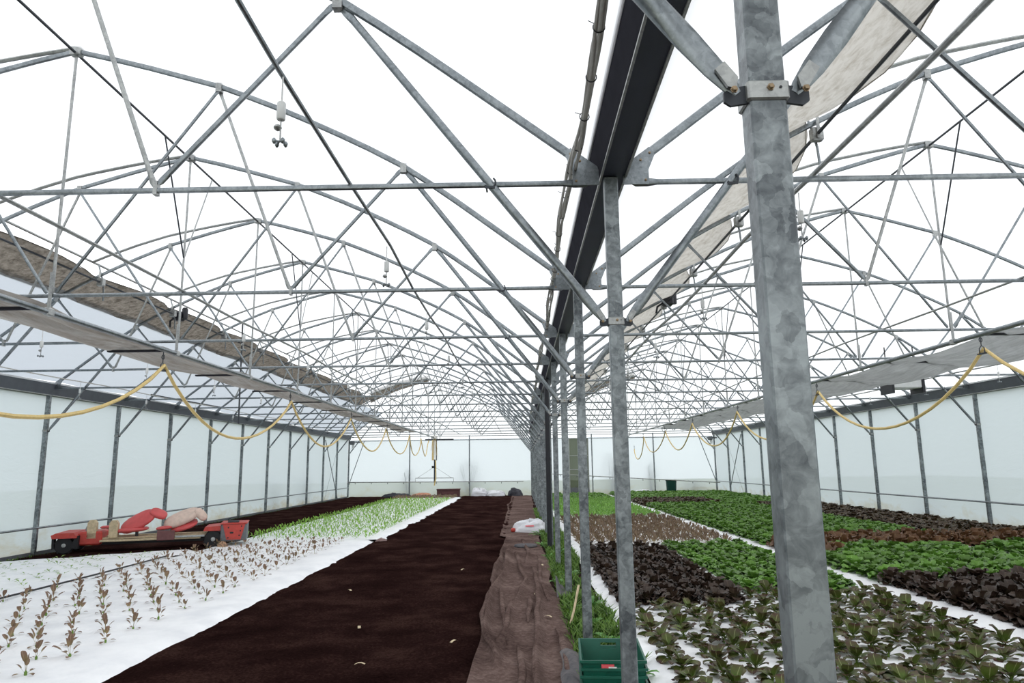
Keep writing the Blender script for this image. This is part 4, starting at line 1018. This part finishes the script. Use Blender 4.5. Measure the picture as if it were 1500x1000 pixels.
# white sack on the path
def lump(name, cx, cy, a, b, h, m, label, cat, seed, nu=22, nv=30, z0=0.0, flat=.5, rot=0.0):
    def fn(u, v):
        t = math.pi / 2 * u; f = 2 * math.pi * v
        r = math.cos(t) ** flat; n = 1 + .16 * float(fbm(np.array(2.2 * math.cos(f) + 5), np.array(2.2 * math.sin(f) + 3 * u), seed, 3))
        return Vector((a * r * math.cos(f) * n, b * r * math.sin(f) * n, h * math.sin(t) * (n ** 1.5)))
    mb = MB(); mb.grid(fn, nu, nv)
    return tag(build(name, mb, m, smooth='all', loc=(cx, cy, z0), rot=(0, 0, rot)), label, cat)
sk = lump('sack', .17, 17.4, .40, .24, .25, SACK, 'full white plastic sack lying on the fabric path', 'sack', 301, rot=.1)
mb = MB(); mb.pad(.055, .05, .05, Matrix.Translation((-.40, -.1, .06))); o = build('tied_neck', mb, RED, sk); o['label'] = 'red tied end'
mb = MB(); mb.grid(lambda u, w: (-.12 + .2 * u, -.2555 + .03 * w, .15 + .02 * w), 4, 2); build('faded_print', mb, PAPER_RED, sk)
mb = MB(); mb.lathe([(.22, 0), (.23, .02), (.21, .045), (.05, .05)], 16); tag(build('flat_stone', mb, FABRIC2, loc=(.06, 14.1, .02)), 'flat round disc half buried in the fabric path', 'disc')
# things at the end wall
t = thing('wooden_chest', 'low brown chest standing at the end of the seedling bed', 'chest', (-3.9, 38.3, 0))
mb = MB(); mb.bbox(-.6, .6, -.25, .25, 0, .34, .015); build('body', mb, BOXBROWN, t, False)
mb = MB(); mb.bbox(-.62, .62, -.27, .27, .34, .40, .01); build('lid', mb, BOXBROWN, t, False)
mb = MB(); mb.box(-.3, .3, -.262, -.25, .16, .22); build('batten', mb, MAROON, t, False)
lump('white_sheet_heap', -2.25, 38.1, .42, .3, .36, HEAP, 'crumpled white sheet heap standing tallest at the end wall', 'sheet', 311)
lump('white_sheet_heap', -1.35, 38.0, .48, .3, .26, HEAP, 'crumpled white sheet heap lying lower next to the dark bag', 'sheet', 317)
lump('refuse_bag', -.35, 38.0, .42, .3, .36, DARKBAG, 'dark bulging bag by the end wall at the head of the path', 'bag', 323)
lump('refuse_bag', -6.7, 38.2, .85, .25, .2, DARKBAG, 'long dark bundle at the foot of the end wall', 'bundle', 329)
lump('tarp_heap', -5.3, 37.9, .55, .3, .2, plain('orange_tarp', S(206, 150, 124), .7, 0, .1, 8, .4, .02), 'folded orange tarp beside the end of the seedling bed', 'tarp', 331)
t = thing('bin', 'dark green ribbed bin standing among far lettuces', 'bin', (7.75, 37.3, 0))
mb = MB(); mb.lathe([(.22, 0), (.24, .03), (.27, .66), (.28, .70), (.26, .70), (.25, .66)], 20); build('body', mb, BINGREEN, t)
mb = MB(); mb.lathe([(.29, 0), (.30, .02), (.29, .04), (.2, .05)], 20, (0, 0, .70)); build('rim', mb, BINGREEN, t)
lump('white_sack', 6.3, 37.6, .5, .2, .22, SACK, 'white sack lying by the green bin', 'sack', 341)
# irrigation booms
def boom(xm, x0, x1, y, z0, z1, label, vert):
    t = thing('spray_boom', label, 'spray boom', (xm, y, 0))
    f = lambda x: z0 + (z1 - z0) * (x - x0) / (x1 - x0)
    mb = MB(); mb.tube([(x0 - xm, 0, z0), (x1 - xm, 0, z1)], .022, 8); build('boom_pipe', mb, G_PALE, t)
    mb = MB(); mb.tube([(0, 0, 0), (0, 0, -.07)], .012, 6); mb.lathe([(.016, -.1), (.02, -.07), (.012, -.06)], 8); nz = mb.mesh('nozzle', G_DARK)
    for x in np.arange(x0 + .4, x1 - .2, .85): put('nozzle', nz, t, (float(x) - xm, 0, f(float(x))))
    if vert:
        mb = MB(); mb.tube([(-1.0, 0, f(xm - 1)), (-1.0, 0, f(xm - 1) + .2), (1.0, 0, f(xm + 1) + .2), (1.0, 0, f(xm + 1))], .02, 6); build('upper_frame', mb, G_PALE, t)
        mb = MB(); mb.box(-.13, -.04, -.04, .04, 1.9, 2.95); build('mast', mb, HOSE, t); mb = MB(); mb.box(.06, .12, -.03, .03, 1.9, 2.95); build('mast', mb, G_DARK, t)
        mb = MB(); mb.tube([(0, 0, .75), (0, 0, 1.95)], .035, 8); build('lower_mast', mb, G_DARK, t)
        mb = MB(); mb.tube([(.06, -.05, 1.9), (.08, -.05, 1.0), (.0, -.05, .6)], .03, 8); build('feed_hose', mb, HOSE, t)
        for s in (-1, 1):
            mb = MB(); mb.tube([(s * .03, 0, 1.55), (s * .9, 0, f(xm + s * .9) + .2)], .006, 5); build('stay_wire', mb, G_DARK, t)
        mb = MB(); mb.bbox(-.14, -.04, -.06, .06, 1.5, 1.62, .01); build('valve_box', mb, BLACKP, t)
        mb = MB(); mb.bbox(-.5, 1.0, -.05, .05, 2.95, 3.01, .01); build('carriage', mb, G_DARK, t)
    else:
        mb = MB(); mb.tube([(.054, -.5, 3.04), (.054, -.1, 2.9), (.054, 0, f(5.55))], .02, 6); build('hanger_pole', mb, G_TUBE, t)
boom(-4.55, -9.1, .1, 37.4, .82, .76, 'long spray boom with nozzles across the seedling side end', True)
boom(5.5, 1.6, 10.2, 37.0, 1.12, .58, 'sagging spray boom with nozzles across the lettuce side end', False)
t = thing('string_bundle', 'bunch of pale strings dangling from the end of the rail', 'strings', (ML + .05, 36.2, 3.0))
for i in range(14):
    a = random.uniform(-.2, .2); b = random.uniform(-.2, .2); mb = MB(); L = random.uniform(.5, 1.15)
    mb.tube([(a * .3, b * .3, 0), (a * .7, b * .6, -L * .4), (a, b, -L)], .006, 4); build('string', mb, HOSE if i % 2 else CABLE, t)
lump('twine_ball', ML + .02, 36.2, .17, .17, .14, CABLE, 'tangled ball of pale twine at the rail end', 'twine', 351, 12, 16, 2.98)
for x, lab in ((XL + .25, 'red machine side'), (XR - .3, 'lettuce side')):
    t = thing('vent_motor', f'small grey winch motor in the far corner on the {lab}', 'motor', (x, YEND - .35, 2.7))
    mb = MB(); mb.bbox(-.12, .12, -.1, .1, .1, .3, .03); build('housing', mb, GREYBOX, t)
    mb = MB(); mb.lathe([(.06, 0), (.07, .03), (.07, .18), (.05, .2)], 12, (.05, 0, -.1)); build('motor_can', mb, WHITEP, t)
    mb = MB(); mb.tube([(-.2, 0, .22), (.45, 0, .22)], .03, 8); build('shaft', mb, G_DARK, t)

# ------------------------------------------------------------------ red planting machine
ang = math.atan2(.85, 2.6)
t = thing('planting_machine', 'red lie-on planting machine with padded seats beside the film wall', 'machine', (-8.86, 14.0, .0), (0, 0, ang))
def wheel(x, y, r, w):
    M = Matrix.Translation((x, y, r)) @ RX
    mb = MB(); mb.lathe([(r * .62, -w / 2), (r * .9, -w / 2), (r, -w * .3), (r, w * .3), (r * .9, w / 2), (r * .62, w / 2)], 24, M=M); o = build('wheel', mb, RUBBER, t)
    mb = MB(); mb.lathe([(r * .62, -w * .3), (r * .62, w * .42), (r * .5, w * .3), (r * .3, w * .3), (r * .22, w * .6), (r * .1, w * .62)], 18, M=M); build('hub', mb, G_PALE, o)
    for i in range(10):
        a = i * math.pi / 5; mb = MB(); mb.box(-.018, .018, -w * .5, w * .5, r - .012, r + .008, Matrix.Translation((x, y, r)) @ Matrix.Rotation(a, 4, 'Y')); build('tread_lug', mb, RUBBER, o, False)
wheel(.0, -.05, .165, .11); wheel(.05, .62, .165, .11); wheel(2.66, -.05, .175, .12); wheel(2.66, .6, .175, .12)
# left hand drive unit
mb = MB(); mb.prism([(-.2, .30), (-.22, .36), (-.14, .40), (.16, .40), (.22, .33), (.22, .30)], -.16, .72); build('fender', mb, RED, t, False)
mb = MB(); mb.prism([(.14, .1), (.17, .33), (.24, .34), (.24, .1)], -.12, .02); mb.prism([(-.2, .1), (-.21, .31), (-.17, .31), (-.16, .1)], -.12, .02); build('mud_flap', mb, RUBBER, t, False)
mb = MB(); mb.bbox(.2, .62, .0, .66, .14, .40, .03); build('drive_body', mb, RED, t, False)
mb = MB(); mb.lathe([(.06, 0), (.07, .03), (.05, .09), (.02, .1)], 14, (.32, .3, .40)); build('cap', mb, G_PALE, t)
# right hand gear unit
mb = MB(); mb.prism([(2.47, .34), (2.5, .42), (2.86, .44), (2.86, .34)], -.14, .68); build('fender', mb, RED, t, False)
mb = MB(); mb.bbox(2.80, 3.30, -.2, .55, .13, .47, .02); gu = build('gear_unit', mb, GREYBOX, t, False)
mb = MB(); mb.prism([(2.84, .46), (3.27, .46), (3.19, .16), (2.92, .16)][::-1], -.215, -.2); build('front_cover', mb, RED, gu, False)
mb = MB(); mb.bbox(2.79, 3.31, -.21, .56, .465, .49, .006); build('top_cover', mb, RED, gu, False)
mb = MB(); mb.bbox(2.92, 3.14, -.1, .1, .49, .52, .01); mb.tube([(2.93, 0, .52), (2.93, 0, .56), (2.97, 0, .57)], .012, 6); build('latch', mb, G_DARK, gu)
for x, z in ((2.95, .40), (3.2, .42), (3.18, .33), (3.16, .24), (2.95, .20)):
    mb = MB(); mb.box(x - .012, x + .012, -.222, -.212, z - .014, z + .014); build('slot', mb, BLACKP, gu, False)
mb = MB(); mb.bbox(2.98, 3.05, -.222, -.212, .28, .315, .003); build('badge', mb, BLACKP, gu, False)
# frame and boards
for y0, y1, z, x0, x1, m in ((-.10, .02, .20, .6, 2.42, WOOD), (.06, .18, .235, .3, 2.55, WOOD), (.22, .34, .235, .45, 2.5, WOOD), (.40, .52, .25, .4, 2.5, WOOD), (-.14, -.08, .235, 1.95, 2.5, G_PALE)):
    mb = MB(); mb.bbox(x0, x1, y0, y1, z, z + .035, .005); build('board', mb, m, t, False)
mb = MB(); mb.box(.2, 2.6, .05, .09, .14, .2); mb2 = MB(); mb2.box(.2, 2.6, .5, .54, .14, .2); build('frame_rail', mb, RUBBER, t, False); build('frame_rail', mb2, RUBBER, t, False)
for x, h in ((.42, .62), (.80, .60)):
    mb = MB(); mb.prism([(x - .07, .27), (x - .07, h - .05), (x - .03, h), (x + .05, h), (x + .09, h - .06), (x + .09, .27)][::-1], .0, .14); build('wood_block', mb, WOOD, t, False)
mb = MB(); mb.bbox(.55, .72, .1, .3, .44, .49, .02); build('small_pad', mb, REDPAD, t)
def R3(loc, rx, ry, rz): return Matrix.Translation(loc) @ Matrix.Rotation(rz, 4, 'Z') @ Matrix.Rotation(ry, 4, 'Y') @ Matrix.Rotation(rx, 4, 'X')
mb = MB(); mb.pad(.30, .24, .05, R3((1.12, .18, .40), 0, -.06, 0)); build('seat_pad', mb, REDPAD, t, 'all')
mb = MB(); mb.pad(.36, .20, .075, R3((1.22, .16, .56), .75, -.52, 0), 2.4); build('chest_pad', mb, REDPAD, t, 'all')
mb = MB(); mb.pad(.17, .13, .06, R3((1.58, .16, .70), .55, .42, 0)); build('head_pad', mb, REDPAD, t, 'all')
mb = MB(); mb.tube([(1.2, .2, .2), (1.2, .2, .42)], .03, 8); build('pad_post', mb, G_DARK, t)
mb = MB(); mb.pad(.16, .2, .04, R3((1.72, .12, .42), 0, -.1, 0)); build('seat_pad', mb, REDPAD, t, 'all')
mb = MB(); mb.pad(.26, .22, .055, R3((2.08, .16, .45), .3, -.28, 0)); build('seat_pad', mb, REDPAD, t, 'all')
mb = MB(); mb.pad(.36, .20, .085, R3((2.02, .16, .60), .6, -.40, 0), 2.4); build('covered_chest_pad', mb, BEIGE, t, 'all')
mb = MB(); mb.pad(.15, .12, .06, R3((2.38, .14, .66), .5, .85, 0)); build('covered_head_pad', mb, BEIGE, t, 'all')
mb = MB(); mb.tube([(2.12, .2, .75), (2.42, .2, .77)], .012, 6); build('handle_bar', mb, G_DARK, t)
mb = MB(); mb.bbox(1.62, 1.94, -.13, -.10, .19, .38, .006); build('kick_plate', mb, MAROON, t, False)
lump('stone', -6.02, 14.55, .10, .08, .09, plain('tan_stone', S(178, 140, 110), .8), 'tan stone beside the wheel of the red machine', 'stone', 361, 8, 12, .04)
lump('stone', -3.0, 15.4, .12, .09, .08, plain('dusky_stone', S(140, 116, 112), .8), 'dusky stone at the joint of the two white sheets', 'stone', 367, 8, 12, .0)
# light litter on soil and path
mbl = MB(); mbl.grid(lambda u, v: (.06 * (u - .5), .02 * (v - .5), .006 + .01 * math.sin(u * 3)), 3, 2); LIT = mbl.mesh('wood_chip', WOOD)
for i, (x, y) in enumerate(sorted(((-.62, 6.6), (-.38, 8.4), (.15, 8.9), (.25, 7.6), (.2, 10.6), (.3, 11.4), (-1.6, 7.2), (-2.2, 9.3), (-.9, 11.0), (-1.3, 5.9)), key=lambda p: p[1])):
    tag(put('wood_chip', LIT, None, (x, y, .03), (0, 0, i * .9), (1.4, 1.4, 1.4)), f'pale wood chip on the {"fabric path" if x > -.4 else "dark soil"}, {nth(i + 1)} chip from the camera', 'wood chip', 'scattered pale chips')

# ------------------------------------------------------------------ shrubs pressing against the film from outside
def shrub(x, y, w, d, h, n, label, seed):
    r = np.random.default_rng(seed); o = thing('shrub', label, 'shrub', (x, y, -.06))
    a = r.uniform(0, 6.283, n); rr = np.sqrt(r.uniform(0, 1, n)); zz = r.uniform(.02, 1, n) ** 1.3
    cx = rr * np.cos(a) * w * (1.1 - .6 * zz); cyy = rr * np.sin(a) * d; cz = zz * h
    mb = MB()
    for i in range(n):
        L = r.uniform(.05, .12); v, f, uv = leaf(L, L * .5, r.uniform(-.3, 1.2), .5, n=2, az_=r.uniform(0, 6.28), petiole=.1, base=(cx[i], cyy[i], cz[i])); mb.add(v, f, uv)
    put('foliage', mb.mesh('foliage', SHRUBM, 'all', True), o)['kind'] = 'stuff'
    for i in range(5):
        q = r.uniform(-1, 1); m1 = MB(); m1.tube([(q * .08, 0, 0), (q * w * .35, 0, h * .5), (q * w * .6, 0, h * .9)], [.02, .014, .006], 5); build('stem', m1, TWIG, o)
for i, (x, y, w, d, h, n, lab) in enumerate(((-6.2, YEND + .31, .5, .1, 1.5, 260, 'dark shrub outside the end film by the slim post near the machine'), (-2.9, YEND + .34, 1.0, .12, 1.9, 420, 'tall spreading dark shrub outside the end film behind the chest'),
        (4.9, YEND + .34, .8, .12, 2.2, 380, 'tall shrub outside the end film beside the green door'), (7.1, YEND + .31, .45, .1, 1.7, 220, 'narrow shrub outside the end film behind the green bin'), (9.3, YEND + .31, .9, .1, .7, 200, 'low shrub outside the far lettuce side corner'),
        (XL - .42, 15.35, .2, .5, .95, 150, 'small shrub outside the film behind the red seat'), (XL - .42, 27.5, .2, .9, 1.2, 260, 'shrub outside the film wall well beyond the machine'), (XL - .42, 31.5, .2, .9, 1.3, 260, 'shrub outside the film wall near the far corner'), (XR + .42, 19.2, .2, .6, .5, 120, 'low shrub outside the lettuce side film'))):
    shrub(x, y, w, d, h, n * 5, lab, 400 + i)
